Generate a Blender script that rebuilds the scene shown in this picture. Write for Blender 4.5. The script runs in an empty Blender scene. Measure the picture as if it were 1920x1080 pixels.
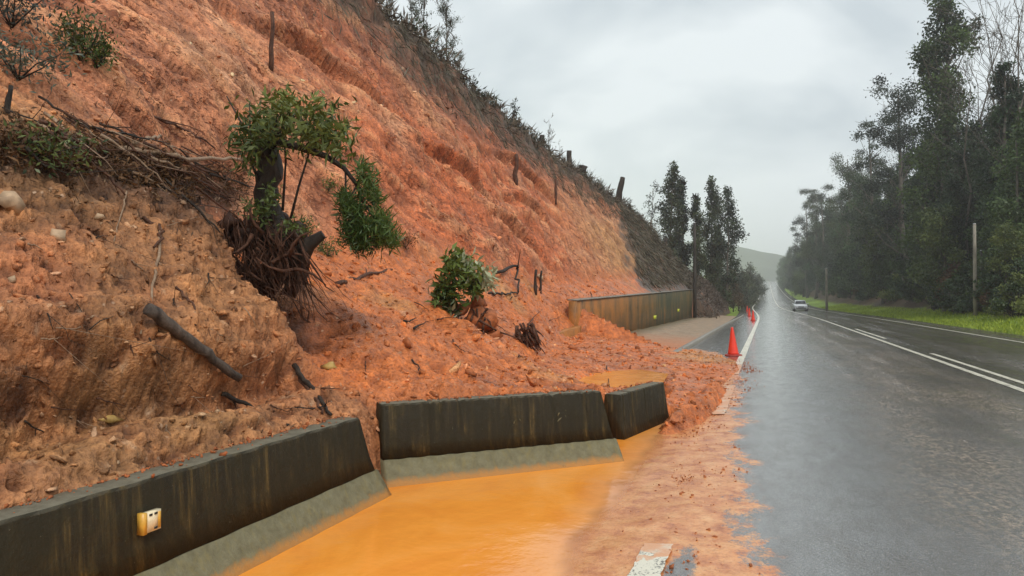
import bpy, math, random
import numpy as np
from mathutils import Vector, Matrix
from mathutils.bvhtree import BVHTree

R = math.radians
scene = bpy.context.scene
col = scene.collection
RNG = np.random.default_rng(7)
random.seed(7)

# ------------------------------------------------------------------ camera
FPX, W0, H0 = 1350.0, 1920.0, 1080.0
cam_d = bpy.data.cameras.new("camera")
cam = bpy.data.objects.new("camera", cam_d)
col.objects.link(cam)
cam.location = (0, 0, 1.5)
cam.rotation_euler = (R(90.98), 0, R(19.5))
cam_d.sensor_width = 36
cam_d.lens = 36 * FPX / W0
cam_d.clip_start = 0.05
cam_d.clip_end = 8000
scene.camera = cam
CM = cam.rotation_euler.to_matrix()
CO = Vector(cam.location)


def ray(px, py):
    return CM @ Vector(((px - W0 / 2) / FPX, (H0 / 2 - py) / FPX, -1.0))


def at(px, py, D):
    return CO + ray(px, py) * D


def at_x(px, py, x):
    d = ray(px, py)
    return CO + d * ((x - CO.x) / d.x)


# ------------------------------------------------------------------ noise
_pr = np.random.default_rng(11)
_perm = _pr.permutation(256).astype(np.int64)
_perm = np.concatenate([_perm, _perm])
_g = _pr.normal(size=(256, 3))
_g /= np.linalg.norm(_g, axis=1)[:, None]


def perlin(p):
    p = np.asarray(p, dtype=np.float64)
    i = np.floor(p).astype(np.int64)
    f = p - i
    i &= 255
    u = f * f * f * (f * (f * 6 - 15) + 10)
    res = 0
    for dx in (0, 1):
        wx = u[:, 0] if dx else 1 - u[:, 0]
        for dy in (0, 1):
            wy = u[:, 1] if dy else 1 - u[:, 1]
            for dz in (0, 1):
                wz = u[:, 2] if dz else 1 - u[:, 2]
                h = _perm[(_perm[(_perm[(i[:, 0] + dx) & 255] + i[:, 1] + dy) & 255] + i[:, 2] + dz) & 255]
                g = _g[h]
                d = g[:, 0] * (f[:, 0] - dx) + g[:, 1] * (f[:, 1] - dy) + g[:, 2] * (f[:, 2] - dz)
                res = res + wx * wy * wz * d
    return res


def fbm(p, octaves=4, gain=0.5):
    a, s, out = 1.0, 1.0, 0
    for o in range(octaves):
        out = out + a * perlin(p * s + o * 17.3)
        a *= gain
        s *= 2.03
    return out


def sstep(a, b, x):
    t = np.clip((x - a) / (b - a), 0, 1)
    return t * t * (3 - 2 * t)


# ------------------------------------------------------------------ mesh helpers
def link_mesh(name, V, faces, mat=None, parent=None, smooth=False, colors=None, var=None):
    """V (n,3); faces: list of int arrays (m,3)/(m,4)"""
    me = bpy.data.meshes.new(name)
    V = np.asarray(V, dtype=np.float32)
    faces = [np.asarray(f, dtype=np.int32) for f in faces if len(f)]
    me.vertices.add(len(V))
    me.vertices.foreach_set("co", V.ravel())
    nl = sum(f.size for f in faces)
    npoly = sum(len(f) for f in faces)
    me.loops.add(nl)
    me.polygons.add(npoly)
    me.loops.foreach_set("vertex_index", np.concatenate([f.ravel() for f in faces]))
    tot = np.concatenate([np.full(len(f), f.shape[1], np.int32) for f in faces])
    start = np.concatenate([[0], np.cumsum(tot)[:-1]]).astype(np.int32)
    me.polygons.foreach_set("loop_start", start)
    me.polygons.foreach_set("loop_total", tot)
    if smooth:
        me.polygons.foreach_set("use_smooth", np.ones(npoly, dtype=bool))
    if colors is not None:
        for nm, arr in colors.items():
            a = me.attributes.new(nm, "FLOAT_COLOR", "POINT")
            c4 = np.ones((len(V), 4), np.float32)
            c4[:, :3] = arr
            a.data.foreach_set("color", c4.ravel())
    if var is not None:
        a = me.attributes.new("var", "FLOAT", "POINT")
        a.data.foreach_set("value", np.asarray(var, np.float32))
    me.update(calc_edges=True)
    me.validate()
    o = bpy.data.objects.new(name, me)
    col.objects.link(o)
    if mat:
        me.materials.append(mat)
    if parent:
        o.parent = parent
    return o


class MB:
    def __init__(s):
        s.V, s.Q, s.T, s.var, s.n = [], [], [], [], 0

    def add(s, V, Q=None, T=None, var=0.5):
        V = np.asarray(V, float)
        if Q is not None and len(Q):
            s.Q.append(np.asarray(Q) + s.n)
        if T is not None and len(T):
            s.T.append(np.asarray(T) + s.n)
        s.V.append(V)
        s.var.append(np.broadcast_to(np.asarray(var, float), (len(V),)))
        s.n += len(V)

    def tube(s, pts, rad, sides=6, var=0.5, rough=0.0):
        pts = np.asarray([tuple(p) for p in pts], float)
        rad = np.broadcast_to(np.asarray(rad, float), (len(pts),))
        t = np.gradient(pts, axis=0)
        t /= np.linalg.norm(t, axis=1)[:, None] + 1e-9
        ref = np.array([0, 0, 1.0]) if abs(t[0][2]) < 0.9 else np.array([1.0, 0, 0])
        rings = []
        n0 = np.cross(t[0], ref)
        n0 /= np.linalg.norm(n0)
        for k in range(len(pts)):
            n0 = n0 - t[k] * np.dot(n0, t[k])
            n0 /= np.linalg.norm(n0) + 1e-9
            b = np.cross(t[k], n0)
            a = np.arange(sides) * 2 * math.pi / sides
            rr = rad[k] * (1 + (RNG.uniform(-rough, rough, sides) if rough else 0))
            rings.append(pts[k] + (np.cos(a)[:, None] * n0 + np.sin(a)[:, None] * b) * np.reshape(rr, (-1, 1)))
        V = np.concatenate(rings)
        Q, T = [], []
        for k in range(len(pts) - 1):
            for j in range(sides):
                a, b = k * sides + j, k * sides + (j + 1) % sides
                Q.append((a, b, b + sides, a + sides))
        V = np.concatenate([V, pts[:1], pts[-1:]])
        c0, c1 = len(V) - 2, len(V) - 1
        for j in range(sides):
            T.append((c0, (j + 1) % sides, j))
            e = (len(pts) - 1) * sides
            T.append((c1, e + j, e + (j + 1) % sides))
        s.add(V, Q, T, var)

    def leaves(s, C, length, width, rng=RNG, droop=0.0, var=None, dirs=None, jit=0.25):
        C = np.asarray(C, float)
        n = len(C)
        if n == 0:
            return
        d = rng.normal(size=(n, 3)) if dirs is None else np.asarray(dirs, float) + rng.normal(size=(n, 3)) * jit
        d[:, 2] -= droop
        d /= np.linalg.norm(d, axis=1)[:, None]
        e = np.cross(d, rng.normal(size=(n, 3)))
        e /= np.linalg.norm(e, axis=1)[:, None] + 1e-9
        L = length * rng.uniform(0.6, 1.3, (n, 1))
        Wd = width * rng.uniform(0.6, 1.3, (n, 1))
        nn = np.cross(d, e) * Wd * 0.25
        V = np.stack([C, C + d * L * 0.45 + e * Wd * 0.5 + nn, C + d * L, C + d * L * 0.45 - e * Wd * 0.5 + nn], 1).reshape(-1, 3)
        Q = np.arange(4 * n).reshape(n, 4)
        v = rng.uniform(0, 1, n) if var is None else np.broadcast_to(var, (n,)) + rng.uniform(-0.15, 0.15, n)
        s.add(V, Q, None, np.repeat(v, 4))

    def box(s, c, size, rz=0.0, var=0.5):
        sx, sy, sz = [q / 2 for q in size]
        V = np.array([(x, y, z) for x in (-sx, sx) for y in (-sy, sy) for z in (-sz, sz)], float)
        cr, sr = math.cos(rz), math.sin(rz)
        V = np.stack([V[:, 0] * cr - V[:, 1] * sr, V[:, 0] * sr + V[:, 1] * cr, V[:, 2]], 1) + np.asarray(tuple(c))
        s.add(V, [(0, 1, 3, 2), (4, 6, 7, 5), (0, 4, 5, 1), (2, 3, 7, 6), (0, 2, 6, 4), (1, 5, 7, 3)], None, var)

    def loft(s, rings, cap=True, var=0.5):
        n = len(rings[0])
        V = np.concatenate([np.asarray(r, float) for r in rings])
        Q = []
        for k in range(len(rings) - 1):
            for j in range(n):
                a, b = k * n + j, k * n + (j + 1) % n
                Q.append((a, b, b + n, a + n))
        T = []
        if cap:
            V = np.concatenate([V, [np.mean(rings[0], 0)], [np.mean(rings[-1], 0)]])
            e = (len(rings) - 1) * n
            for j in range(n):
                T.append((len(V) - 2, (j + 1) % n, j))
                T.append((len(V) - 1, e + j, e + (j + 1) % n))
        s.add(V, Q, T, var)

    def rock(s, c, size, rng=RNG, var=0.5):
        V = ROCK_V * (1 + 0.5 * (rng.uniform(-1, 1, (len(ROCK_V), 1)))) * 0.75 + rng.normal(size=(len(ROCK_V), 3)) * 0.1
        V = V * np.asarray(size) * 0.5
        A = Matrix.Rotation(rng.uniform(0, 6.28), 3, Vector(rng.normal(size=3)).normalized())
        s.add(V @ np.array(A).T + np.asarray(tuple(c)), None, ROCK_T, var)

    def build(s, name, mat, parent=None, smooth=False):
        if not s.n:
            return None
        fs = []
        if s.Q:
            fs.append(np.concatenate(s.Q))
        if s.T:
            fs.append(np.concatenate(s.T))
        return link_mesh(name, np.concatenate(s.V), fs, mat, parent, smooth, None, np.concatenate(s.var))


def _octa():
    V = [Vector(v) for v in ((1, 0, 0), (-1, 0, 0), (0, 1, 0), (0, -1, 0), (0, 0, 1), (0, 0, -1))]
    F = [(0, 2, 4), (2, 1, 4), (1, 3, 4), (3, 0, 4), (2, 0, 5), (1, 2, 5), (3, 1, 5), (0, 3, 5)]
    mid, F2 = {}, []

    def m(a, b):
        k = (min(a, b), max(a, b))
        if k not in mid:
            V.append(((V[a] + V[b]) / 2).normalized())
            mid[k] = len(V) - 1
        return mid[k]
    for a, b, c in F:
        x, y, z = m(a, b), m(b, c), m(c, a)
        F2 += [(a, x, z), (x, b, y), (z, y, c), (x, y, z)]
    return np.array([tuple(v) for v in V]), np.array(F2)


ROCK_V, ROCK_T = _octa()


def empty(name, loc=(0, 0, 0)):
    o = bpy.data.objects.new(name, None)
    col.objects.link(o)
    o.location = loc
    return o


def tag(o, label=None, cat=None, group=None, kind=None):
    for k, v in (("label", label), ("category", cat), ("group", group), ("kind", kind)):
        if v:
            o[k] = v
    return o


def copy_tree(o, parent=None):
    c = o.copy()
    col.objects.link(c)
    if parent:
        c.parent = parent
    for ch in list(o.children):
        copy_tree(ch, c)
    return c


# ------------------------------------------------------------------ materials
class NT:
    def __init__(s, name):
        s.m = bpy.data.materials.new(name)
        s.m.use_nodes = True
        s.t = s.m.node_tree
        s.b = s.t.nodes["Principled BSDF"]
        s.tc = s.n("ShaderNodeNewGeometry")

    def n(s, typ, **kw):
        x = s.t.nodes.new(typ)
        for k, v in kw.items():
            setattr(x, k, v)
        return x

    def l(s, a, b):
        s.t.links.new(a, b)

    def obj(s):
        return s.n("ShaderNodeTexCoord").outputs["Object"]

    def noise(s, scale, detail=4, rough=0.55, vec=None, stretch=None, dist=0.0):
        x = s.n("ShaderNodeTexNoise")
        x.inputs["Scale"].default_value = scale
        x.inputs["Detail"].default_value = detail
        x.inputs["Roughness"].default_value = rough
        x.inputs["Distortion"].default_value = dist
        v = vec if vec is not None else s.tc.outputs["Position"]
        if stretch:
            mp = s.n("ShaderNodeMapping")
            mp.inputs["Scale"].default_value = stretch
            s.l(v, mp.inputs["Vector"])
            v = mp.outputs["Vector"]
        s.l(v, x.inputs["Vector"])
        return x.outputs["Fac"]

    def ramp(s, fac, stops, interp="LINEAR"):
        x = s.n("ShaderNodeValToRGB")
        x.color_ramp.interpolation = interp
        e = x.color_ramp.elements
        while len(e) < len(stops):
            e.new(0.5)
        for q, (p, c) in zip(e, stops):
            q.position = p
            q.color = (c, c, c, 1) if isinstance(c, (int, float)) else (*c, 1)
        s.l(fac, x.inputs["Fac"])
        return x.outputs["Color"]

    def mix(s, fac, a, b, blend="MIX"):
        x = s.n("ShaderNodeMix", data_type="RGBA", blend_type=blend)
        for sock, v in ((x.inputs[0], fac), (x.inputs[6], a), (x.inputs[7], b)):
            if isinstance(v, (int, float)):
                sock.default_value = v
            elif isinstance(v, tuple):
                sock.default_value = (*v, 1)
            else:
                s.l(v, sock)
        return x.outputs[2]

    def math(s, op, a, b=0.0, clamp=False):
        x = s.n("ShaderNodeMath", operation=op, use_clamp=clamp)
        for sock, v in ((x.inputs[0], a), (x.inputs[1], b)):
            if isinstance(v, (int, float)):
                sock.default_value = v
            else:
                s.l(v, sock)
        return x.outputs[0]

    def attr(s, name, out="Color"):
        x = s.n("ShaderNodeAttribute", attribute_name=name)
        return x.outputs[out]

    def bump(s, h, strength=0.5, dist=0.02, prev=None):
        x = s.n("ShaderNodeBump")
        x.inputs["Strength"].default_value = strength
        x.inputs["Distance"].default_value = dist
        s.l(h, x.inputs["Height"])
        if prev is not None:
            s.l(prev, x.inputs["Normal"])
        s.l(x.outputs["Normal"], s.b.inputs["Normal"])
        return x.outputs["Normal"]

    def set(s, color=None, rough=None, spec=None, metal=None):
        for nm, v in (("Base Color", color), ("Roughness", rough), ("Specular IOR Level", spec), ("Metallic", metal)):
            if v is None:
                continue
            if isinstance(v, (int, float)):
                s.b.inputs[nm].default_value = v
            elif isinstance(v, tuple):
                s.b.inputs[nm].default_value = (*v, 1)
            else:
                s.l(v, s.b.inputs[nm])
        return s.m


def mat_soil():
    t = NT("red_soil")
    c = t.attr("zone")
    n1 = t.noise(1.7, 6, 0.6)
    n2 = t.noise(9, 5, 0.65)
    n3 = t.noise(42, 3, 0.6)
    c = t.mix(1.0, c, t.ramp(n1, [(0.3, (0.70, 0.66, 0.62)), (0.52, (1.0, 1.0, 1.0)), (0.75, (1.25, 1.22, 1.15))]), "MULTIPLY")
    c = t.mix(1.0, c, t.ramp(n2, [(0.3, (0.62, 0.56, 0.52)), (0.5, (1, 1, 1)), (0.72, (1.28, 1.25, 1.2))]), "MULTIPLY")
    c = t.mix(0.8, c, t.ramp(n3, [(0.32, (0.55, 0.5, 0.46)), (0.5, (1, 1, 1)), (0.72, (1.3, 1.28, 1.25))]), "MULTIPLY")
    # short slots where lumps broke away, down the slide; their shade is painted dark
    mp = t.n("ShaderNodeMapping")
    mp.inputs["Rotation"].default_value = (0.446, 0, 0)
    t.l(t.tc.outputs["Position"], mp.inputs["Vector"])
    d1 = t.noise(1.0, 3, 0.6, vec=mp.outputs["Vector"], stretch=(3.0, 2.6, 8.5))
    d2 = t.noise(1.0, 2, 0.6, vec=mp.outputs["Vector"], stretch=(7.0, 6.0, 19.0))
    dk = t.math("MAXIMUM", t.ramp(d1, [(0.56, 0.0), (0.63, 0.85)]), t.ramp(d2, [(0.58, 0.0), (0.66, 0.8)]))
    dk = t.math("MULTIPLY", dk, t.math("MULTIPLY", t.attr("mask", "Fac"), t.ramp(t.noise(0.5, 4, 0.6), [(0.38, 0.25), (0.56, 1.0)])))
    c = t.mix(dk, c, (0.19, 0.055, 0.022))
    # pale stone flecks
    vo = t.n("ShaderNodeTexVoronoi")
    vo.inputs["Scale"].default_value = 11
    t.l(t.tc.outputs["Position"], vo.inputs["Vector"])
    fl = t.ramp(vo.outputs["Distance"], [(0.10, 1.0), (0.2, 0.0)])
    sel = t.ramp(t.noise(2.3, 3), [(0.5, 0.0), (0.68, 0.8)])
    c = t.mix(t.math("MULTIPLY", fl, sel), c, (0.62, 0.42, 0.28))
    wet = t.attr("wet", "Fac")
    t.set(c, t.mix(wet, t.ramp(n2, [(0.3, 0.5), (0.7, 0.8)]), t.ramp(n2, [(0.3, 0.22), (0.7, 0.45)])), 0.4)
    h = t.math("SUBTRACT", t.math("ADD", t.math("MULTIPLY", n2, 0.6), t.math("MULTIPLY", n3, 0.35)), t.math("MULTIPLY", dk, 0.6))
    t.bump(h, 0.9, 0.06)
    return t.m


def mat_mudfloor():
    t = NT("silt")
    n1, n2, n3 = t.noise(2.2, 5), t.noise(14, 5, 0.65), t.noise(60, 3)
    c = t.ramp(n1, [(0.3, (0.22, 0.145, 0.08)), (0.55, (0.34, 0.235, 0.14)), (0.75, (0.44, 0.22, 0.09))])
    sx = t.n("ShaderNodeSeparateXYZ")
    t.l(t.tc.outputs["Position"], sx.inputs[0])
    k = t.math("MULTIPLY", t.math("SUBTRACT", 39.0, t.math("ADD", sx.outputs["Y"], t.math("MULTIPLY", n1, 12.0))), 0.14, True)
    c = t.mix(k, c, (0.50, 0.18, 0.06))
    moss = t.math("MULTIPLY", t.math("SUBTRACT", -4.7, sx.outputs["X"]), 1.2, True)
    c = t.mix(t.math("MULTIPLY", moss, t.ramp(n1, [(0.35, 0.1), (0.55, 0.8)])), c, (0.07, 0.075, 0.03))
    c = t.mix(0.8, c, t.ramp(n2, [(0.3, (0.6, 0.55, 0.5)), (0.55, (1, 1, 1)), (0.75, (1.2, 1.2, 1.2))]), "MULTIPLY")
    t.set(c, 0.45, 0.4)
    t.bump(t.math("ADD", n2, t.math("MULTIPLY", n3, 0.5)), 0.8, 0.03)
    return t.m


def mat_water(shallow):
    t = NT("muddy_water")
    n = t.noise(1.1, 6, 0.62, stretch=(1, 0.6, 1), dist=1.2)
    c = t.ramp(n, [(0.32, (0.74, 0.24, 0.03)), (0.5, (0.84, 0.31, 0.042)), (0.68, (0.88, 0.36, 0.075))])
    if shallow:
        d = t.attr("depth", "Fac")
        k = t.ramp(t.math("ADD", d, t.math("MULTIPLY", t.math("SUBTRACT", t.noise(1.8, 5, 0.6), 0.5), 0.03)), [(0.0, 1.0), (0.045, 0.0)])
        c = t.mix(t.math("MULTIPLY", k, 0.85), c, (0.74, 0.37, 0.18))
    t.set(c, 0.11, 0.5)
    t.b.inputs["IOR"].default_value = 1.33
    t.bump(t.noise(5.0, 4, 0.6), 0.30, 0.022)
    if shallow:
        tr = t.n("ShaderNodeBsdfTransparent")
        mx = t.n("ShaderNodeMixShader")
        t.l(t.ramp(d, [(0.0, 0.0), (0.022, 1.0)]), mx.inputs[0])
        t.l(tr.outputs[0], mx.inputs[1])
        t.l(t.b.outputs[0], mx.inputs[2])
        t.l(mx.outputs[0], t.t.nodes["Material Output"].inputs["Surface"])
    return t.m


def mat_asphalt():
    t = NT("wet_asphalt")
    mud = t.attr("mud", "Fac")
    n1 = t.noise(0.8, 5, 0.6, stretch=(2.0, 0.10, 1))
    n2 = t.noise(5, 5, 0.65, stretch=(1.0, 0.35, 1))
    n3 = t.noise(130, 2, 0.7)
    n4 = t.noise(38, 3, 0.7)
    c = t.ramp(n3, [(0.3, (0.05, 0.05, 0.05)), (0.5, (0.082, 0.078, 0.072)), (0.70, (0.29, 0.255, 0.22))])
    c = t.mix(t.ramp(n2, [(0.45, 0.0), (0.7, 0.55)]), c, (0.085, 0.066, 0.05))
    # thin mud film, broken up by noise
    mk = t.math("ADD", mud, t.math("MULTIPLY", t.math("SUBTRACT", t.noise(3.2, 6, 0.68, stretch=(1.0, 0.7, 1)), 0.5), 1.5))
    mk = t.math("ADD", mk, t.math("MULTIPLY", t.math("SUBTRACT", n4, 0.5), 0.5))
    mk = t.ramp(mk, [(0.42, 0.0), (0.62, 0.92)])
    mk = t.math("MULTIPLY", mk, t.ramp(mud, [(0.02, 0.0), (0.12, 1.0)]))
    mc = t.ramp(t.noise(6, 5, 0.65), [(0.3, (0.46, 0.14, 0.04)), (0.43, (0.64, 0.235, 0.075)), (0.55, (0.77, 0.34, 0.12)), (0.72, (0.82, 0.43, 0.18))])
    mc = t.mix(0.7, mc, t.ramp(n4, [(0.3, (0.6, 0.5, 0.45)), (0.5, (1, 1, 1))]), "MULTIPLY")
    c = t.mix(mk, c, mc)
    wet = t.ramp(n1, [(0.35, 0.05), (0.5, 0.11), (0.66, 0.24)])
    wet = t.math("ADD", wet, t.ramp(n2, [(0.4, 0.0), (0.7, 0.12)]))
    r = t.mix(mk, wet, (0.27, 0.27, 0.27))
    agg = t.ramp(t.noise(30, 3, 0.75, stretch=(1.0, 0.5, 1)), [(0.42, 0.0), (0.62, 1.0)])
    sx = t.n("ShaderNodeSeparateXYZ")
    t.l(t.tc.outputs["Position"], sx.inputs[0])
    lane = t.math("MULTIPLY", t.ramp(t.math("MULTIPLY", sx.outputs["X"], 0.2), [(0.14, 0.0), (0.30, 1.0), (0.62, 1.0), (0.78, 0.25)]), t.ramp(t.noise(0.9, 4, 0.6, stretch=(1.2, 0.4, 1)), [(0.35, 0.15), (0.6, 1.0)]))
    c = t.mix(t.math("MULTIPLY", t.math("MULTIPLY", agg, lane), t.math("SUBTRACT", 1.0, mk)), c, (0.36, 0.285, 0.215))
    t.set(c, r, t.math("SUBTRACT", 0.75, t.math("MULTIPLY", mk, 0.45)))
    t.b.inputs["Coat IOR"].default_value = 1.9
    t.b.inputs["Coat Roughness"].default_value = 0.11
    cw = t.math("MULTIPLY", t.math("SUBTRACT", 1.0, t.math("MULTIPLY", mk, 0.8)), t.math("SUBTRACT", 1.0, t.math("MULTIPLY", t.math("MULTIPLY", agg, lane), 0.75)))
    track = t.ramp(t.math("MULTIPLY", t.math("ADD", sx.outputs["X"], t.math("MULTIPLY", t.math("SUBTRACT", n2, 0.5), 1.2)), 0.1), [(0.0, 1.0), (0.13, 1.0), (0.20, 0.30), (0.33, 0.35), (0.42, 0.75), (0.53, 0.25), (0.66, 0.6), (0.78, 0.25), (0.9, 0.45)])
    cw2 = t.math("MULTIPLY", t.math("MULTIPLY", cw, track), t.ramp(n2, [(0.35, 1.0), (0.75, 0.5)]))
    t.l(cw2, t.b.inputs["Coat Weight"])
    b1 = t.bump(n4, 0.35, 0.012)
    b2 = t.bump(n3, 0.30, 0.005, b1)
    t.bump(n2, 0.12, 0.02, b2)
    t.l(b2, t.b.inputs["Coat Normal"])
    return t.m


def mat_line(colr):
    t = NT("road_paint")
    n = t.noise(55, 3, 0.7)
    n2 = t.noise(4, 4)
    k = t.ramp(t.math("ADD", n, t.math("MULTIPLY", t.math("SUBTRACT", n2, 0.5), 0.6)), [(0.36, 0.0), (0.45, 1.0)])
    c = t.mix(k, (0.09, 0.08, 0.07), colr)
    sx = t.n("ShaderNodeSeparateXYZ")
    t.l(t.tc.outputs["Position"], sx.inputs[0])
    nearslip = t.math("MULTIPLY", t.math("LESS_THAN", sx.outputs["X"], 0.0), t.math("MULTIPLY", t.math("GREATER_THAN", t.math("ADD", sx.outputs["Y"], t.math("MULTIPLY", n2, 1.2)), 4.85), t.math("LESS_THAN", sx.outputs["Y"], 17.5)))
    c = t.mix(t.math("MULTIPLY", nearslip, t.ramp(t.noise(5, 5, 0.7), [(0.36, 0.25), (0.5, 1.0)])), c, (0.68, 0.34, 0.17))
    t.set(c, 0.3, 0.5)
    t.bump(n, 0.3, 0.004)
    return t.m


def mat_conc(dark):
    t = NT("barrier_concrete_dark" if dark else "barrier_concrete_pale")
    st = t.noise(3.0, 5, 0.65, vec=t.obj(), stretch=(6.0, 6.0, 0.25))
    n = t.noise(14, 5, 0.7)
    sp = t.noise(60, 3, 0.7)
    if dark:
        c = t.ramp(st, [(0.3, (0.010, 0.007, 0.003)), (0.48, (0.024, 0.018, 0.008)), (0.6, (0.062, 0.042, 0.014)), (0.74, (0.20, 0.13, 0.04))])
        c = t.mix(t.ramp(n, [(0.5, 0.0), (0.75, 0.6)]), c, (0.034, 0.033, 0.014))
        c = t.mix(t.ramp(t.noise(2.2, 5, 0.65), [(0.36, 0.0), (0.56, 0.9)]), c, (0.022, 0.018, 0.008))
        c = t.mix(t.ramp(sp, [(0.68, 0.0), (0.76, 0.6)]), c, (0.22, 0.2, 0.14))
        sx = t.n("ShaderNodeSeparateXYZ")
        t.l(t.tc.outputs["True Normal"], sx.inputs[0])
        c = t.mix(t.math("MULTIPLY", t.ramp(sx.outputs["Z"], [(0.6, 0.0), (0.9, 0.85)]), t.ramp(n, [(0.3, 0.5), (0.6, 1.0)])), c, (0.20, 0.18, 0.13))  # top highlight put into the colour: faces turned up are paler
    else:
        c = t.ramp(n, [(0.3, (0.125, 0.108, 0.058)), (0.5, (0.165, 0.147, 0.085)), (0.72, (0.215, 0.195, 0.118))])
        c = t.mix(t.ramp(st, [(0.5, 0.0), (0.75, 0.5)]), c, (0.25, 0.19, 0.06))
        c = t.mix(t.ramp(t.noise(7, 5, 0.7), [(0.66, 0.0), (0.74, 0.8)]), c, (0.06, 0.05, 0.03))
        sx = t.n("ShaderNodeSeparateXYZ")
        t.l(t.tc.outputs["Position"], sx.inputs[0])
        wl = t.math("MULTIPLY", t.math("SUBTRACT", 0.035, t.math("ADD", sx.outputs["Z"], t.math("MULTIPLY", t.math("SUBTRACT", n, 0.5), 0.10))), 22.0, True)
        c = t.mix(t.math("MULTIPLY", wl, 0.75), c, (0.50, 0.22, 0.05))
    t.set(c, t.ramp(n, [(0.3, 0.5), (0.7, 0.75)]), 0.22)
    t.bump(t.math("ADD", n, t.math("MULTIPLY", sp, 0.5)), 0.7, 0.015)
    return t.m


def mat_wall():
    t = NT("retaining_wall_concrete")
    st = t.noise(1.6, 5, 0.6, vec=t.obj(), stretch=(1.0, 0.9, 0.45))
    n = t.noise(9, 5, 0.7)
    c = t.ramp(st, [(0.3, (0.04, 0.047, 0.027)), (0.48, (0.085, 0.088, 0.048)), (0.62, (0.17, 0.12, 0.05)), (0.75, (0.36, 0.16, 0.04))])
    # more run-off mud close to the slip end
    sx = t.n("ShaderNodeSeparateXYZ")
    t.l(t.tc.outputs["Position"], sx.inputs[0])
    k = t.math("MULTIPLY", t.math("SUBTRACT", 42.0, sx.outputs["Y"]), 0.06, True)
    k = t.math("MULTIPLY", k, t.ramp(st, [(0.3, 0.2), (0.55, 0.9)]))
    c = t.mix(k, c, (0.46, 0.17, 0.03))
    c = t.mix(0.6, c, t.ramp(n, [(0.3, (0.6, 0.6, 0.6)), (0.6, (1.1, 1.1, 1.1))]), "MULTIPLY")
    t.set(c, 0.5, 0.4)
    t.bump(n, 0.4, 0.02)
    return t.m


def mat_bark(name, a, b, scale=8):
    t = NT(name)
    n = t.noise(scale, 5, 0.7, stretch=(1, 1, 0.35))
    n2 = t.noise(scale * 5, 3, 0.7)
    c = t.ramp(n, [(0.32, a), (0.68, b)])
    t.set(c, 0.6, 0.3)
    t.bump(t.math("ADD", n, n2), 0.7, 0.02)
    return t.m


def mat_leaf(name, dark, light, rough=0.45, trans=0.2):
    t = NT(name)
    v = t.attr("var", "Fac")
    c = t.ramp(v, [(0.0, dark), (1.0, light)])
    oi = t.n("ShaderNodeObjectInfo")
    c = t.mix(1.0, c, t.ramp(oi.outputs["Random"], [(0.0, (0.62, 0.62, 0.66)), (0.35, (1.0, 1.0, 0.95)), (0.7, (1.25, 1.1, 0.7)), (1.0, (0.75, 0.9, 0.85))]), "MULTIPLY")
    t.set(c, rough, 0.35)
    tr = t.n("ShaderNodeBsdfTranslucent")
    t.l(c, tr.inputs["Color"])
    mx = t.n("ShaderNodeMixShader")
    mx.inputs[0].default_value = trans
    t.l(t.b.outputs[0], mx.inputs[1])
    t.l(tr.outputs[0], mx.inputs[2])
    t.l(mx.outputs[0], t.t.nodes["Material Output"].inputs["Surface"])
    return t.m


def mat_plain(name, c, rough=0.5, spec=0.5, metal=0.0, var=0.25, scale=20):
    t = NT(name)
    n = t.noise(scale, 4, 0.6)
    k = t.mix(1.0, c, t.ramp(n, [(0.3, 1 - var), (0.7, 1 + var * 0.4)]), "MULTIPLY")
    t.set(k, rough, spec, metal)
    t.bump(n, 0.15, 0.005)
    return t.m


def mat_ground():
    t = NT("ground_cover")
    c = t.attr("zone")
    n, n2 = t.noise(0.6, 6, 0.65), t.noise(5, 5, 0.7)
    c = t.mix(1.0, c, t.ramp(n, [(0.3, (0.7, 0.7, 0.65)), (0.7, (1.2, 1.2, 1.15))]), "MULTIPLY")
    c = t.mix(1.0, c, t.ramp(n2, [(0.3, (0.55, 0.55, 0.5)), (0.7, (1.25, 1.25, 1.2))]), "MULTIPLY")
    t.set(c, 0.8, 0.2)
    t.bump(n2, 0.8, 0.08)
    return t.m


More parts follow.
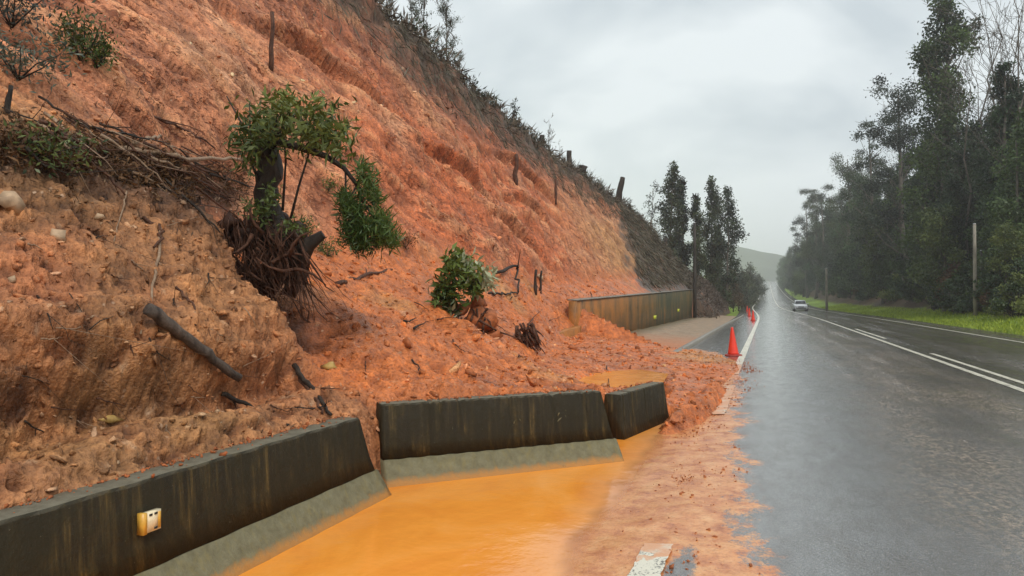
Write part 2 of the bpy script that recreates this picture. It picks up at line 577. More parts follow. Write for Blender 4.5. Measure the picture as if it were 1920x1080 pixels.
M = dict(
    soil=mat_soil(), silt=mat_mudfloor(), water=mat_water(True), pool=mat_water(False), asphalt=mat_asphalt(),
    white_line=mat_line((0.72, 0.69, 0.56)), yellow_line=mat_line((0.74, 0.66, 0.36)),
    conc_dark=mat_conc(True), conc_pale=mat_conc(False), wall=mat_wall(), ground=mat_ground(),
    bark_dark=mat_bark("dark_wet_bark", (0.012, 0.009, 0.007), (0.05, 0.035, 0.024), 14),
    bark_grey=mat_bark("grey_bark", (0.05, 0.042, 0.034), (0.17, 0.14, 0.11), 6),
    bark_root=mat_bark("root_bark", (0.035, 0.014, 0.008), (0.15, 0.065, 0.035), 16),
    bark_pale=mat_bark("pale_dry_wood", (0.20, 0.12, 0.07), (0.42, 0.29, 0.19), 16),
    log=mat_bark("wet_log_bark", (0.03, 0.022, 0.018), (0.16, 0.125, 0.10), 18),
    pole=mat_bark("pole_timber", (0.16, 0.14, 0.11), (0.30, 0.27, 0.21), 4),
    pole_dark=mat_bark("dark_pole_timber", (0.02, 0.018, 0.015), (0.06, 0.05, 0.04), 4),
    leaf_dark=mat_leaf("leaf_dark_green", (0.006, 0.015, 0.010), (0.085, 0.140, 0.060)),
    leaf_ivy=mat_leaf("leaf_ivy_green", (0.007, 0.020, 0.010), (0.105, 0.175, 0.055)),
    leaf_gum=mat_leaf("leaf_gum_green", (0.007, 0.014, 0.010), (0.085, 0.12, 0.065)),
    leaf_grey=mat_leaf("leaf_grey_green", (0.045, 0.060, 0.050), (0.15, 0.18, 0.14)),
    leaf_mid=mat_leaf("leaf_mid_green", (0.026, 0.050, 0.014), (0.17, 0.21, 0.06)),
    leaf_fresh=mat_leaf("leaf_fresh_green", (0.03, 0.065, 0.015), (0.14, 0.21, 0.06)),
    leaf_pine=mat_leaf("leaf_needle_green", (0.022, 0.055, 0.012), (0.11, 0.17, 0.04)),
    leaf_silver=mat_leaf("leaf_silver_green", (0.05, 0.10, 0.05), (0.50, 0.56, 0.46)),
    leaf_brown=mat_leaf("dead_fern_brown", (0.045, 0.034, 0.026), (0.20, 0.155, 0.115), 0.7, 0.1),
    leaf_rust=mat_leaf("dead_leaf_rust", (0.05, 0.025, 0.012), (0.17, 0.085, 0.035), 0.7, 0.1),
    grass=mat_leaf("grass_green", (0.11, 0.19, 0.02), (0.33, 0.43, 0.06), 0.5, 0.25),
    cone=mat_plain("cone_plastic", (0.80, 0.045, 0.018), 0.35, 0.5, 0, 0.12, 9),
    cone_base=mat_plain("cone_rubber", (0.35, 0.03, 0.018), 0.5, 0.4, 0, 0.3, 14),
    rock=mat_plain("pale_stone", (0.50, 0.34, 0.21), 0.6, 0.3, 0, 0.5, 9),
    rock_olive=mat_plain("yellow_stone", (0.50, 0.32, 0.10), 0.5, 0.3, 0, 0.4, 12),
    clod=mat_plain("soil_clod", (0.42, 0.125, 0.04), 0.65, 0.3, 0, 0.5, 18),
    yellow=mat_plain("reflector_yellow", (0.72, 0.40, 0.06), 0.35, 0.5, 0, 0.2, 30),
    cream=mat_plain("reflector_cream", (0.82, 0.70, 0.46), 0.35, 0.5, 0, 0.2, 30),
    black=mat_plain("black_rubber", (0.015, 0.015, 0.015), 0.6),
    lime=mat_plain("reflector_lime", (0.62, 0.66, 0.06), 0.4),
    car_white=mat_plain("car_paint_white", (0.75, 0.77, 0.78), 0.2, 0.5, 0, 0.05),
    glass_dark=mat_plain("car_glass", (0.02, 0.025, 0.03), 0.05, 0.6, 0, 0.1),
    lamp=mat_plain("lamp_lens", (0.8, 0.82, 0.85), 0.1, 0.6, 0, 0.05),
    chrome=mat_plain("wheel_rim", (0.5, 0.5, 0.52), 0.3, 0.5, 0.8, 0.1),
    kerb=mat_plain("kerb_concrete", (0.27, 0.25, 0.21), 0.55, 0.4, 0, 0.45, 6),
)

# ------------------------------------------------------------------ road alignment
def road_z(y):
    y = np.asarray(y, float)
    return 22.0 * sstep(90, 900, y) + 0.0 * y


def road_dx(y):
    return -1.9 * sstep(55, 150, np.asarray(y, float))


XE, XC, XR, XV = -0.63, 3.94, 8.5, 10.3          # left edge line, centre line, right edge line, verge
WATER_Z = -0.03

# ------------------------------------------------------------------ hillside
YT = [3.0, 5.2, 6.8, 7.5, 8.6, 9.35, 9.7, 12, 16, 18.5, 21, 22.6, 23.4, 30, 45, 60, 66, 72, 90, 140]
AT = [3.36, 3.36, 1.85, 1.75, 1.7, 1.45, 1.0, 0.85, 0.60, 0.72, 1.7, 2.9, 5.95, 5.95, 5.95, 5.95, 5.0, 4.3, 4.6, 5.5]
ZT = [0.5, 0.56, 0.56, 0.42, 0.42, 0.30, 0.03, 0.03, 0.02, 0.02, 0.02, 0.05, 1.35, 1.62, 2.0, 2.28, 0.8, 0.1, 0.1, 0.1]
A2 = [4.4, 4.4, 3.2, 3.2, 3.2, 2.8, 2.9, 4.0, 4.8, 5.2, 5.6, 5.7, 6.4, 6.4, 6.4, 6.4, 6.2, 5.6, 5.8, 7.0]
Z2 = [1.05, 1.0, 0.85, 0.72, 0.62, 0.48, 0.36, 0.38, 0.34, 0.32, 0.35, 0.45, 1.5, 1.8, 2.3, 2.8, 2.2, 2.0, 2.2, 2.2]
A3 = [7.0, 7.0, 7.0, 7.0, 7.0, 7.0, 7.0, 7.0, 7.0, 7.0, 7.1, 7.2, 7.2, 7.2, 7.2, 7.2, 7.0, 6.8, 7.0, 9.0]
Z3 = [2.4, 2.4, 2.4, 2.4, 2.4, 2.4, 2.4, 2.4, 2.4, 2.3, 2.2, 2.1, 2.1, 2.3, 3.0, 3.4, 3.1, 3.2, 3.4, 3.4]
YRD = [3.0, 12, 19.3, 26, 36, 46, 55.6, 61, 65, 68, 71, 75, 90, 140]
AR = [13.5, 12.4, 11.5, 11.6, 11.6, 11.3, 10.9, 10.3, 9.7, 8.8, 8.4, 8.6, 9, 12]
ZR = [12.0, 11.4, 10.7, 10.3, 9.75, 9.4, 9.1, 8.4, 7.5, 5.9, 4.8, 4.4, 4.4, 4.0]


def slip_z(x, y):
    a = -x
    f = lambda T, V: np.interp(y, T, V)
    ka = [f(YT, AT) - 0.22, f(YT, AT), f(YT, A2), f(YT, A3), f(YRD, AR), f(YRD, AR) + 4, np.full_like(y, 90.0)]
    kz = [np.full_like(y, -0.6), f(YT, ZT), f(YT, Z2), f(YT, Z3), f(YRD, ZR), f(YRD, ZR) + 0.3, f(YRD, ZR) + 4]
    ka[4] = np.maximum(ka[4], ka[3] + 0.5)
    z = np.full_like(a, -0.6)
    for j in range(6):
        t = (a - ka[j]) / np.maximum(ka[j + 1] - ka[j], 1e-3)
        s = (t >= 0) & (t <= 1)
        z = np.where(s, kz[j] + t * (kz[j + 1] - kz[j]), z)
    return z


def spur_z(x, y):
    return np.interp(-x, [2.95, 3.12, 4.2, 5.4, 6.3, 9, 12.5, 15, 90], [-0.6, 0.42, 1.55, 2.85, 3.2, 6.3, 10.8, 11.8, 16])


def spur_w(x, y):
    a = -x
    n = perlin(np.stack([x * 0.9, y * 0.9, np.zeros_like(x)], 1)) * 0.5
    edge = 5.55 + n + 0.35 * sstep(5.0, 6.2, a) + 2.2 * sstep(6.2, 9, a)
    wid = 0.45 + 5.0 * sstep(6.2, 9, a)
    return 1 - sstep(edge - 0.25, edge - 0.25 + wid, y)


def base_z(x, y):
    w = spur_w(x, y)
    z = spur_z(x, y) * w + slip_z(x, y) * (1 - w)
    # second pool hollow
    mx_ = np.interp(y, [7.9, 8.5, 9.4, 10.2, 12, 14], [-1.28, -1.08, -0.90, -0.84, -0.80, -0.7])
    md = -0.16 + 0.36 * np.exp(-((x - mx_) / 0.20) ** 2) * sstep(7.9, 8.9, y) * (1 - sstep(11.5, 14, y))
    z = np.where(md > -0.1, np.maximum(z, md), z)
    d = np.hypot((x + 2.15) / 0.75, (y - 11.2) / 1.7)
    z = np.where(z > -0.3, z - 0.16 * (1 - sstep(0.5, 1.25, d)), z)
    return z


def make_hillside():
    az = np.concatenate([np.arange(1.2, 58, 0.135), np.arange(58, 88, 0.5)])
    rr = 2.6 * 1.0042 ** np.arange(0, 880)
    rr = rr[rr < 110]
    A, RR = np.meshgrid(np.radians(az), rr, indexing="ij")
    x = (-np.sin(A) * RR).ravel()
    y = (np.cos(A) * RR).ravel()
    z = base_z(x, y)
    e = 0.06
    zx = (base_z(x + e, y) - base_z(x - e, y)) / (2 * e)
    zy = (base_z(x, y + e) - base_z(x, y - e)) / (2 * e)
    n = np.stack([-zx, -zy, np.ones_like(zx)], 1)
    n[:, :2] = np.clip(n[:, :2], -2.2, 2.2)
    n /= np.linalg.norm(n, axis=1)[:, None]
    P = np.stack([x, y, z], 1)
    # zones
    a = -x
    w = spur_w(x, y)
    ar = np.interp(y, YRD, AR)
    zr = np.interp(y, YRD, ZR)
    zt = np.interp(y, YT, Z3)
    scar = (1 - w) * sstep(zt - 0.3, zt + 0.8, z) + w * sstep(2.9, 3.6, z)
    debris = (1 - w) * (1 - scar)
    spur = w * (1 - scar)
    # displacement
    big = fbm(P * 0.45 + 3.1, 3)
    med = fbm(P * np.array([1.6, 1.6, 1.9]) + 9.7, 4, 0.55)
    fine = fbm(P * 7.0, 3, 0.6)
    vfine = fbm(P * 22.0 + 5.0, 2, 0.6)
    # strata / striae running down to the right (with y) across the scar
    q1 = y * 0.90 - z * 0.43
    q2 = y * 0.43 + z * 0.90
    st = fbm(np.stack([q1 * 0.45, q2 * 1.9, a * 0.6], 1) + 31.0, 4, 0.55)
    st2 = fbm(np.stack([q1 * 1.6, q2 * 6.5, a * 1.6], 1) + 13.0, 3, 0.6)
    ridged = 0.32 - np.abs(fbm(np.stack([q1 * 0.35, q2 * 0.95, a * 0.4], 1) + 71.0, 3))
    rill = np.abs(fbm(np.stack([y * 1.3, z * 0.18, a * 0.18], 1) + 51, 3))
    near = 1 - sstep(14, 40, np.hypot(x, y))
    disp = 0.36 * big * (0.35 + 0.65 * scar) * sstep(0.1, 1.0, z)
    chunk = np.abs(fbm(P * 3.3 + 61, 3, 0.6))
    chunk2 = np.abs(fbm(P * 10.0 + 91, 2, 0.6))
    st3 = fbm(np.stack([q1 * 5.0, q2 * 17.0, a * 5.0], 1) + 3.0, 2, 0.6)
    medS = fbm(P * np.array([1.1, 1.1, 3.0]) + 19.7, 4, 0.55)
    finS = fbm(P * np.array([4.2, 4.2, 10.0]) + 4.4, 3, 0.6)
    disp += scar * (0.13 * st + 0.075 * st2 + 0.11 * ridged + 0.04 * med - 0.02 * rill + 0.025 * fine + 0.022 * vfine + 0.045 * st3)
    disp += debris * (0.13 * med + 0.026 * fine + 0.016 * vfine + 0.05 * st + 0.04 * chunk + 0.022 * chunk2)
    disp += spur * (0.10 * medS + 0.048 * finS + 0.034 * vfine + 0.08 * ridged + 0.03 * chunk + 0.05 * chunk2)
    low = sstep(-0.05, 0.5, z)
    disp *= 0.35 + 0.65 * low
    # erosion ledge low on the spur, just above the barrier
    led = np.exp(-((a - (3.62 + 0.22 * perlin(np.stack([y * 0.7, a * 0, a * 0], 1)))) / 0.13) ** 2) * spur * sstep(1.5, 3.0, y)
    disp -= 0.42 * led
    lipn = np.exp(-((a - (3.98 + 0.22 * perlin(np.stack([y * 0.7, a * 0, a * 0], 1)))) / 0.14) ** 2) * spur * sstep(1.5, 3.0, y)
    disp += 0.10 * lipn
    # undercut hollow with the roots, right flank of the spur
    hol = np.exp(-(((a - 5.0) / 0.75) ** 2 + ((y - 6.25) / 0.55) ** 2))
    disp -= 0.55 * hol
    # overhanging lip under the ridge
    lip = np.exp(-((a - (ar - 0.3)) / 0.45) ** 2) * sstep(14, 20, y)
    disp += 0.25 * lip * (0.5 + med)
    # slide steps (crescent scarps) on the scar
    for (cy, cz, L) in ((20, 5.6, 3.2), (23, 4.1, 2.6), (29, 7.0, 4.0), (14.5, 7.2, 3.0), (27, 5.2, 3.0)):
        u = (y - cy) / L
        v = z - (cz - 0.55 * u - 0.5 * u * u)
        disp += scar * np.exp(-u ** 2 * 1.5) * (0.30 * np.exp(-((v - 0.12) / 0.16) ** 2) - 0.24 * np.exp(-((v + 0.13) / 0.14) ** 2))
    # small slots and pits left by stones and lumps that fell out
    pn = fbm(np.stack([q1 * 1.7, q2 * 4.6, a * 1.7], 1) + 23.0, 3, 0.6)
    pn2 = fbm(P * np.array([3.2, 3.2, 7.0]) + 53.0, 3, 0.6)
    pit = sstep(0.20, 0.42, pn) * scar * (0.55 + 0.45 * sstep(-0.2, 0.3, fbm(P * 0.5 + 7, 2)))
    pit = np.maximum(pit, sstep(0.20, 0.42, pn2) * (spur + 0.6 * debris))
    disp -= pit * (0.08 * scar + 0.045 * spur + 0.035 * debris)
    # keep soil off the wall's top edge and off the barrier row
    guard = sstep(6.15, 6.9, a) + (1 - sstep(22, 24, y))
    disp *= np.clip(guard, 0.12, 1)
    V = P + n * disp[:, None]
    # colours
    def C(*c):
        return np.array(c)[None, :]
    k = lambda m: m[:, None]
    nz = fbm(P * 0.35 + 40, 3)
    nz2 = fbm(P * 1.1 + 80, 3)
    cs = C(0.610, 0.240, 0.115) + 0 * P
    cs = cs + (C(0.66, 0.36, 0.20) - cs) * k(sstep(0.05, 0.5, fbm(P * np.array([0.5, 0.35, 0.7]) + 15, 3)) * 0.75)                                   # salmon scar
    cs = cs + (C(0.60, 0.165, 0.058) - cs) * k(sstep(9, 17, y) * (1 - sstep(30, 42, y)) * sstep(-0.6, 0.1, nz))  # red heart
    cs = cs + (C(0.50, 0.26, 0.10) - cs) * k(sstep(27, 42, y) * (1 - sstep(5.0, 8.0, z)) * 0.9)     # ochre end
    cs = cs + (C(0.30, 0.115, 0.062) - cs) * k(sstep(6.6, 9.0, z) * (1 - sstep(40, 50, y)) * np.clip(0.7 + 0.5 * nz2, 0, 1))  # dull purple-brown top
    cs = cs + (C(0.34, 0.115, 0.05) - cs) * k(sstep(0.05, 0.45, -st) * 0.75)
    cs = cs + (C(0.66, 0.33, 0.16) - cs) * k(sstep(0.15, 0.5, st + 0.5 * st2) * 0.6)
    cd = C(0.57, 0.165, 0.042) + 0 * P                                    # fresh debris
    cd = cd + (C(0.44, 0.14, 0.045) - cd) * k(sstep(-0.1, 0.5, nz2) * 0.8)
    cd = cd + (C(0.47, 0.27, 0.09) - cd) * k(sstep(0.1, 0.5, nz) * 0.5)
    cb = C(0.34, 0.150, 0.062) + 0 * P                                    # brown spur
    cb = cb + (C(0.40, 0.145, 0.060) - cb) * k(sstep(-0.2, 0.4, nz2) * 0.8)
    cb = cb + (C(0.31, 0.175, 0.066) - cb) * k(sstep(0.0, 0.5, nz) * 0.7)
    cb = cb + (C(0.42, 0.17, 0.07) - cb) * k(sstep(3.6, 5.0, y) * 0.6)
    colr = cs * k(scar) + cd * k(debris) + cb * k(spur)
    org = np.exp(-((a - (ar - 0.1)) / (0.75 + 0.5 * sstep(14, 22, y) * (1 - sstep(30, 40, y)))) ** 2) * sstep(13, 18, y)
    org = np.maximum(org, sstep(0, 0.3, a - ar))
    org = np.maximum(org, sstep(57, 63, y + 0.8 * (z - 3)) )
    org = np.maximum(org, sstep(-2.5, 2.5, y - (41 + 2.0 * (z - 2.5)) + 3 * nz2))
    org = np.clip(org * (1.0 + 0.8 * nz2), 0, 1)
    colr = colr + (C(0.105, 0.078, 0.058) - colr) * k(org)
    # dark organic band along the bench of the spur
    zb = 2.52 + 0.10 * nz2
    band = np.exp(-((z - zb) / (0.22 + 0.16 * sstep(4.0, 5.2, y))) ** 2) * (1 - sstep(5.8, 6.6, y)) * sstep(0.2, 1.5, y)
    band = np.maximum(band, np.exp(-(((a - 7.2) / 0.55) ** 2 + ((y - 8.0) / 0.75) ** 2 + ((z - 2.95) / 0.5) ** 2)) * np.clip(0.9 + 1.2 * nz2, 0, 1))
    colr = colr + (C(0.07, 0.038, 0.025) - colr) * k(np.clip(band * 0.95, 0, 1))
    colr = colr + (C(0.07, 0.03, 0.018) - colr) * k(np.clip(hol * 1.2, 0, 0.9))  # shade of the undercut hollow painted into the soil colour
    grain = 1 + scar * (0.42 * st2 + 0.38 * st3) + spur * (0.75 * finS + 0.45 * vfine) + debris * (0.35 * fine + 0.3 * vfine)
    colr = colr * k(np.clip(grain, 0.45, 1.6))
    colr = colr * (1 - k(pit) * (1 - C(0.42, 0.34, 0.30)) * 0.85)  # pits also tinted darker, painting the shade inside them
    fleck = sstep(0.42, 0.6, fbm(P * np.array([9, 9, 14]) + 2.2, 2, 0.5)) * (scar * 0.5 + spur * 0.6 + debris * 0.35) * (1 - org)
    colr = colr + (C(0.60, 0.42, 0.27) - colr) * k(fleck * 0.7)
    nc, nr = len(az), len(rr)
    I = np.arange(nc * nr).reshape(nc, nr)
    F = np.stack([I[:-1, :-1], I[:-1, 1:], I[1:, 1:], I[1:, :-1]], -1).reshape(-1, 4)
    keep = (z[F] > -0.55).any(1) & (a[F] > 0.5).all(1)
    F = F[keep]
    used = np.unique(F)
    remap = -np.ones(len(V), np.int64)
    remap[used] = np.arange(len(used))
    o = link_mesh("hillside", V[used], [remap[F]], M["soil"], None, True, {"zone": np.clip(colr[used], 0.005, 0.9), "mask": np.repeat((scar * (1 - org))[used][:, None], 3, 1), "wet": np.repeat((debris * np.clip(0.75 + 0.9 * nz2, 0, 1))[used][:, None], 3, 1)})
    tag(o, kind="structure")
    return o, V[used], remap[F], n[used], np.clip(colr[used], 0.005, 0.9), dict(scar=scar[used], debris=debris[used], spur=spur[used], org=org[used])


hill, HV, HF, HN, HC, HZ = make_hillside()
bvh = BVHTree.FromPolygons([Vector(v) for v in HV], HF.tolist())


def hit(px, py):
    d = ray(px, py).normalized()
    p, n, i, dist = bvh.ray_cast(CO, d)
    if p is None:
        p, n = at(px, py, 12.0), Vector((1, 0, 0))
    if n.dot(d) > 0:
        n = -n
    return p, n


def drop(x, y, default=0.0):
    p, n, i, dist = bvh.ray_cast(Vector((x, y, 60)), Vector((0, 0, -1)))
    return p if p is not None else Vector((x, y, default))


# ------------------------------------------------------------------ ground, road, water
def make_ground():
    xs = np.unique(np.concatenate([np.linspace(-2600, -60, 18), np.linspace(-60, -3.2, 30), np.linspace(-3.2, 10, 12),
                                   np.linspace(10, 45, 90), np.linspace(45, 2600, 22)]))
    ys = np.unique(np.concatenate([np.linspace(-300, -10, 8), np.linspace(-10, 40, 40), np.linspace(40, 220, 180), np.linspace(220, 1000, 80),
                                   np.linspace(1000, 3500, 20)]))
    X, Y = np.meshgrid(xs, ys, indexing="ij")
    x, y = X.ravel(), Y.ravel()
    rx = x - road_dx(y)
    z = road_z(y) - 0.42
    n = fbm(np.stack([x * 0.25, y * 0.25, x * 0], 1), 3)
    right = np.interp(rx, [10.2, 10.5, 12.5, 14.5, 17.0, 21, 45, 400, 2600], [0, 0.38, 0.55, 1.0, 2.6, 3.2, 7, 30, 60])
    left = np.interp(-rx, [3.4, 4.5, 7, 12, 60, 400, 2600], [0, 0.30, 0.5, 0.8, 6, 30, 60]) * sstep(60, 80, y)
    z = z + right + left + n * 0.25 * sstep(11, 16, np.abs(rx))
    green = np.array([0.20, 0.29, 0.04])
    dirt = np.array([0.07, 0.042, 0.022])
    forest = np.array([0.035, 0.032, 0.018])
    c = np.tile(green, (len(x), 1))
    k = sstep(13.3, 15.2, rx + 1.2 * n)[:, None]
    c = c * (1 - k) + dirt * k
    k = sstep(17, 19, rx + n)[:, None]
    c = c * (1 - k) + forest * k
    k = ((rx < 0) * (1 - sstep(75, 95, y)))[:, None]
    c = c * (1 - k) + np.array([0.16, 0.10, 0.06]) * k
    I = np.arange(len(x)).reshape(len(xs), len(ys))
    F = np.stack([I[:-1, :-1], I[1:, :-1], I[1:, 1:], I[:-1, 1:]], -1).reshape(-1, 4)
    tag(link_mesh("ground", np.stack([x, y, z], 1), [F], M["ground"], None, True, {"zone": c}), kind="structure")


make_ground()


def road_surf_z(x, y):
    """height of the asphalt: slight crown, shoulder falling to the flooded side drain"""
    rx = x - road_dx(y)
    z = road_z(y) + 0.02 * (1 - ((rx - XC) / 6.0) ** 2)
    near = 1 - sstep(17, 22, y)
    z = z - near * (0.085 * np.clip(-0.55 - rx, 0, 9) + 0.02 * np.clip(-1.4 - rx, 0, 9))
    return z


def make_road():
    xs = np.unique(np.concatenate([np.linspace(-2.6, 0.4, 76), np.linspace(0.4, XV, 34)]))
    ys = np.unique(np.concatenate([np.linspace(-8, 1.5, 20), np.linspace(1.5, 24, 300), np.linspace(24, 160, 140), np.linspace(160, 1000, 90)]))
    X, Y = np.meshgrid(xs, ys, indexing="ij")
    rx, y = X.ravel(), Y.ravel()
    x = rx + road_dx(y)
    z = road_surf_z(x, y) + 0.006 * fbm(np.stack([x * 1.2, y * 1.2, x * 0], 1), 3) * (1 - sstep(24, 60, y))
    edge = np.interp(y, [0, 2, 3.0, 4.6, 6.5, 9, 12, 16, 18, 21, 24], [0.05, 0.05, 0.02, -0.06, -0.2, -0.34, -0.42, -0.50, -0.7, -1.2, -2.2])
    edge = edge + 0.16 * fbm(np.stack([x * 0.8, y * 0.9, x * 0 + 4], 1), 3)
    mud = np.clip(0.5 + (edge - rx) / 0.75, 0, 1) * (1 - sstep(21, 25, y))
    # scoured strip of bare asphalt beside the near end of the edge line
    bare = np.exp(-((rx - (-0.46)) / 0.10) ** 2) * (1 - sstep(4.2, 5.0, y))
    mud = np.clip(mud - 0.75 * bare, 0, 1)
    z = z + 0.014 * np.clip(mud, 0, 1) * np.clip(0.4 + fbm(np.stack([x * 3.5, y * 2.6, x * 0 + 2], 1), 4, 0.6) * 1.3, 0, 1.4) * (rx > -1.2)
    I = np.arange(len(x)).reshape(len(xs), len(ys))
    F = np.stack([I[:-1, :-1], I[1:, :-1], I[1:, 1:], I[:-1, 1:]], -1).reshape(-1, 4)
    o = link_mesh("road", np.stack([x, y, z], 1), [F], M["asphalt"], None, True)
    a = o.data.attributes.new("mud", "FLOAT", "POINT")
    a.data.foreach_set("value", mud.astype(np.float32))
    tag(o, kind="structure")


make_road()


def strip(name, rx, width, y0, y1, mat, step=0.4, lift=0.008, jag=0.0):
    ys = np.arange(y0, y1 + step * 0.5, step)
    dx = road_dx(ys)
    V = []
    for s in (-0.5, -0.17, 0.17, 0.5):
        x = rx + dx + s * width + (RNG.uniform(-jag, jag, len(ys)) if jag else 0)
        V.append(np.stack([x, ys, road_surf_z(x, ys) + lift], 1))
    n = len(ys)
    V = np.concatenate(V)
    Q = [(k * n + i, (k + 1) * n + i, (k + 1) * n + i + 1, k * n + i + 1) for k in range(3) for i in range(n - 1)]
    return tag(link_mesh(name, V, [np.array(Q)], mat), kind="structure")


strip("edge_line", XE, 0.17, 1.6, 4.45, M["white_line"], 0.05, 0.020, 0.008)
strip("edge_line", XE + 0.02, 0.17, 9.8, 13.2, M["white_line"], 0.05, 0.010, 0.02)
strip("edge_line", XE, 0.17, 15.2, 130, M["white_line"], 0.5)
strip("edge_line", XE, 0.20, 130.3, 900, M["white_line"], 5, 0.03)
strip("centre_line", XC, 0.14, -4, 130, M["white_line"], 0.5)
strip("centre_line", XC, 0.16, 130.3, 900, M["white_line"], 5, 0.03)
for y0, y1 in ((14.8, 23), (31, 41)):
    strip("centre_dash", XC + 0.36, 0.12, y0, y1, M["white_line"], 0.5)
strip("edge_line", XR, 0.14, -4, 130, M["white_line"], 0.5)
strip("edge_line", XR, 0.16, 130.3, 900, M["white_line"], 5, 0.03)


def patch(name, mat, poly, z, res=0.06, smooth=True):
    """flat irregular sheet with an uneven shoreline"""
    poly = np.array(poly, float)
    c = poly.mean(0)
    m = 220
    ang = np.linspace(0, 1, m, endpoint=False)
    seg = np.linalg.norm(np.roll(poly, -1, 0) - poly, axis=1)
    cum = np.concatenate([[0], np.cumsum(seg)]) / seg.sum()
    pts = np.stack([np.interp(ang, cum, np.append(poly[:, i], poly[0, i])) for i in (0, 1)], 1)
    rings = [c + (pts - c) * s for s in np.linspace(0.05, 1, 14)]
    V = np.concatenate(rings)
    V = np.concatenate([np.column_stack([V, np.full(len(V), z)]), [[c[0], c[1], z]]])
    Q, T = [], []
    for k in range(13):
        for j in range(m):
            a, b = k * m + j, k * m + (j + 1) % m
            Q.append((a, b, b + m, a + m))
    for j in range(m):
        T.append((len(V) - 1, (j + 1) % m, j))
    return tag(link_mesh(name, V, [np.array(Q), np.array(T)], mat, None, smooth), kind="structure")


def flood(name, x0, x1, y0, y1, res):
    X, Y = np.meshgrid(np.arange(x0, x1, res), np.arange(y0, y1, res), indexing="ij")
    x, y = X.ravel(), Y.ravel()
    nx, ny = X.shape
    bed = road_surf_z(x, y) + 0.006 * fbm(np.stack([x * 1.2, y * 1.2, x * 0], 1), 3) * (1 - sstep(24, 60, y))
    depth = WATER_Z - bed + 0.012 * fbm(np.stack([x * 2.3, y * 1.6, x * 0 + 8], 1), 4)
    I = np.arange(nx * ny).reshape(nx, ny)
    F = np.stack([I[:-1, :-1], I[1:, :-1], I[1:, 1:], I[:-1, 1:]], -1).reshape(-1, 4)
    F = F[(depth[F] > -0.004).any(1)]
    o = link_mesh(name, np.stack([x, y, np.full_like(x, WATER_Z)], 1), [F], M["water"], None, True)
    a = o.data.attributes.new("depth", "FLOAT", "POINT")
    a.data.foreach_set("value", depth.astype(np.float32))
    tag(o, kind="structure")


flood("muddy_water", -3.3, -0.4, -1.6, 9.9, 0.045)
patch("muddy_pool", M["pool"], [(-3.0, 9.6), (-2.4, 9.4), (-1.75, 9.7), (-1.5, 11), (-1.6, 12.6), (-2.2, 13.2), (-2.8, 12.6), (-3.1, 11)], 0.235)

# silt bed below the water and the silted side channel beside the wall
def sheet(name, mat, x0, x1, y0, y1, zf, nx, ny):
    X, Y = np.meshgrid(np.linspace(x0, x1, nx), np.linspace(y0, y1, ny), indexing="ij")
    x, y = X.ravel(), Y.ravel()
    I = np.arange(nx * ny).reshape(nx, ny)
    F = np.stack([I[:-1, :-1], I[1:, :-1], I[1:, 1:], I[:-1, 1:]], -1).reshape(-1, 4)
    return tag(link_mesh(name, np.stack([x, y, zf(x, y)], 1), [F], mat, None, True), kind="structure")


sheet("side_channel", M["silt"], -6.4, -2.42, 15, 74,
      lambda x, y: -0.06 + 0.16 * sstep(-3.2, -5.8, x) + 0.05 * fbm(np.stack([x, y * 0.6, x * 0], 1), 3), 40, 160)

def make_kerb():
    mb = MB()
    ys = np.arange(17.0, 73, 1.0)
    rings = []
    for y in ys:
        x = -2.36 + 0.25 * sstep(40, 75, y)
        z = 0.0
        rings.append([(x + 0.09, y, z - 0.2), (x + 0.08, y, z + 0.09), (x + 0.06, y, z + 0.11), (x - 0.08, y, z + 0.11), (x - 0.09, y, z + 0.1), (x - 0.09, y, z - 0.2)])
    mb.loft(rings)
    tag(mb.build("kerb", M["kerb"]), kind="structure")


make_kerb()

# ------------------------------------------------------------------ concrete barriers and walls
def barrier(name, label, p0, p1, ztop, foot=True, slant0=0.0, slant1=0.0, broken=False, drop_z=0.0, lean=0.0):
    p0, p1 = Vector((*p0, 0)), Vector((*p1, 0))
    L = (p1 - p0).length
    root = empty(name, p0)
    root.rotation_euler = (lean, 0, math.atan2(p1.y - p0.y, p1.x - p0.x))
    # local: +x along, -y towards the traffic, front bottom edge on y=0
    zb = 0.17 + drop_z
    def section(prof, n=90, s0=0.0, s1=0.0, jag=0.0):
        rings = []
        chip = np.clip(RNG.normal(size=n) - 1.15, 0, 1.2) * 0.022
        for i in range(n):
            t = i / (n - 1)
            ring = []
            for j, (v, z) in enumerate(prof):
                h = np.clip(z / ztop, 0, 1)
                x = t * L + (1 - t) * s0 * h - t * s1 * h
                if jag and i == n - 1:
                    x += RNG.uniform(-jag, jag)
                wob = 0.0015 * math.sin(i * 1.7 + j)
                top = 1.0 if z > ztop - 0.05 else 0.0
                ring.append((x, v + wob + top * chip[i] * (1 if v < 0.25 else -1), z + 0.0025 * math.sin(i * 0.9) - top * chip[i] * 0.8))
            rings.append(ring)
        return rings
    up = MB()
    prof = [(0.125, zb), (0.150, zb + 0.12), (0.172, ztop - 0.015), (0.185, ztop), (0.345, ztop), (0.36, ztop - 0.015), (0.385, zb + 0.12), (0.41, zb)]
    up.loft(section(prof, 90, slant0, slant1, 0.02 if broken else 0.0))
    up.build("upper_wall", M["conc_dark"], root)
    ft = MB()
    prof = [(0.0, -0.32 + drop_z), (0.0, -0.04 + drop_z), (0.03, 0.0 + drop_z), (0.122, zb - 0.003), (0.413, zb - 0.003), (0.52, 0.0 + drop_z), (0.53, -0.32 + drop_z)]
    ft.loft(section(prof, 90, slant0 * 0.4, slant1 * 0.4))
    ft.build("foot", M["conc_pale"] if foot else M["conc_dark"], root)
    return tag(root, label, "concrete barrier", "concrete barriers along the flooded drain")


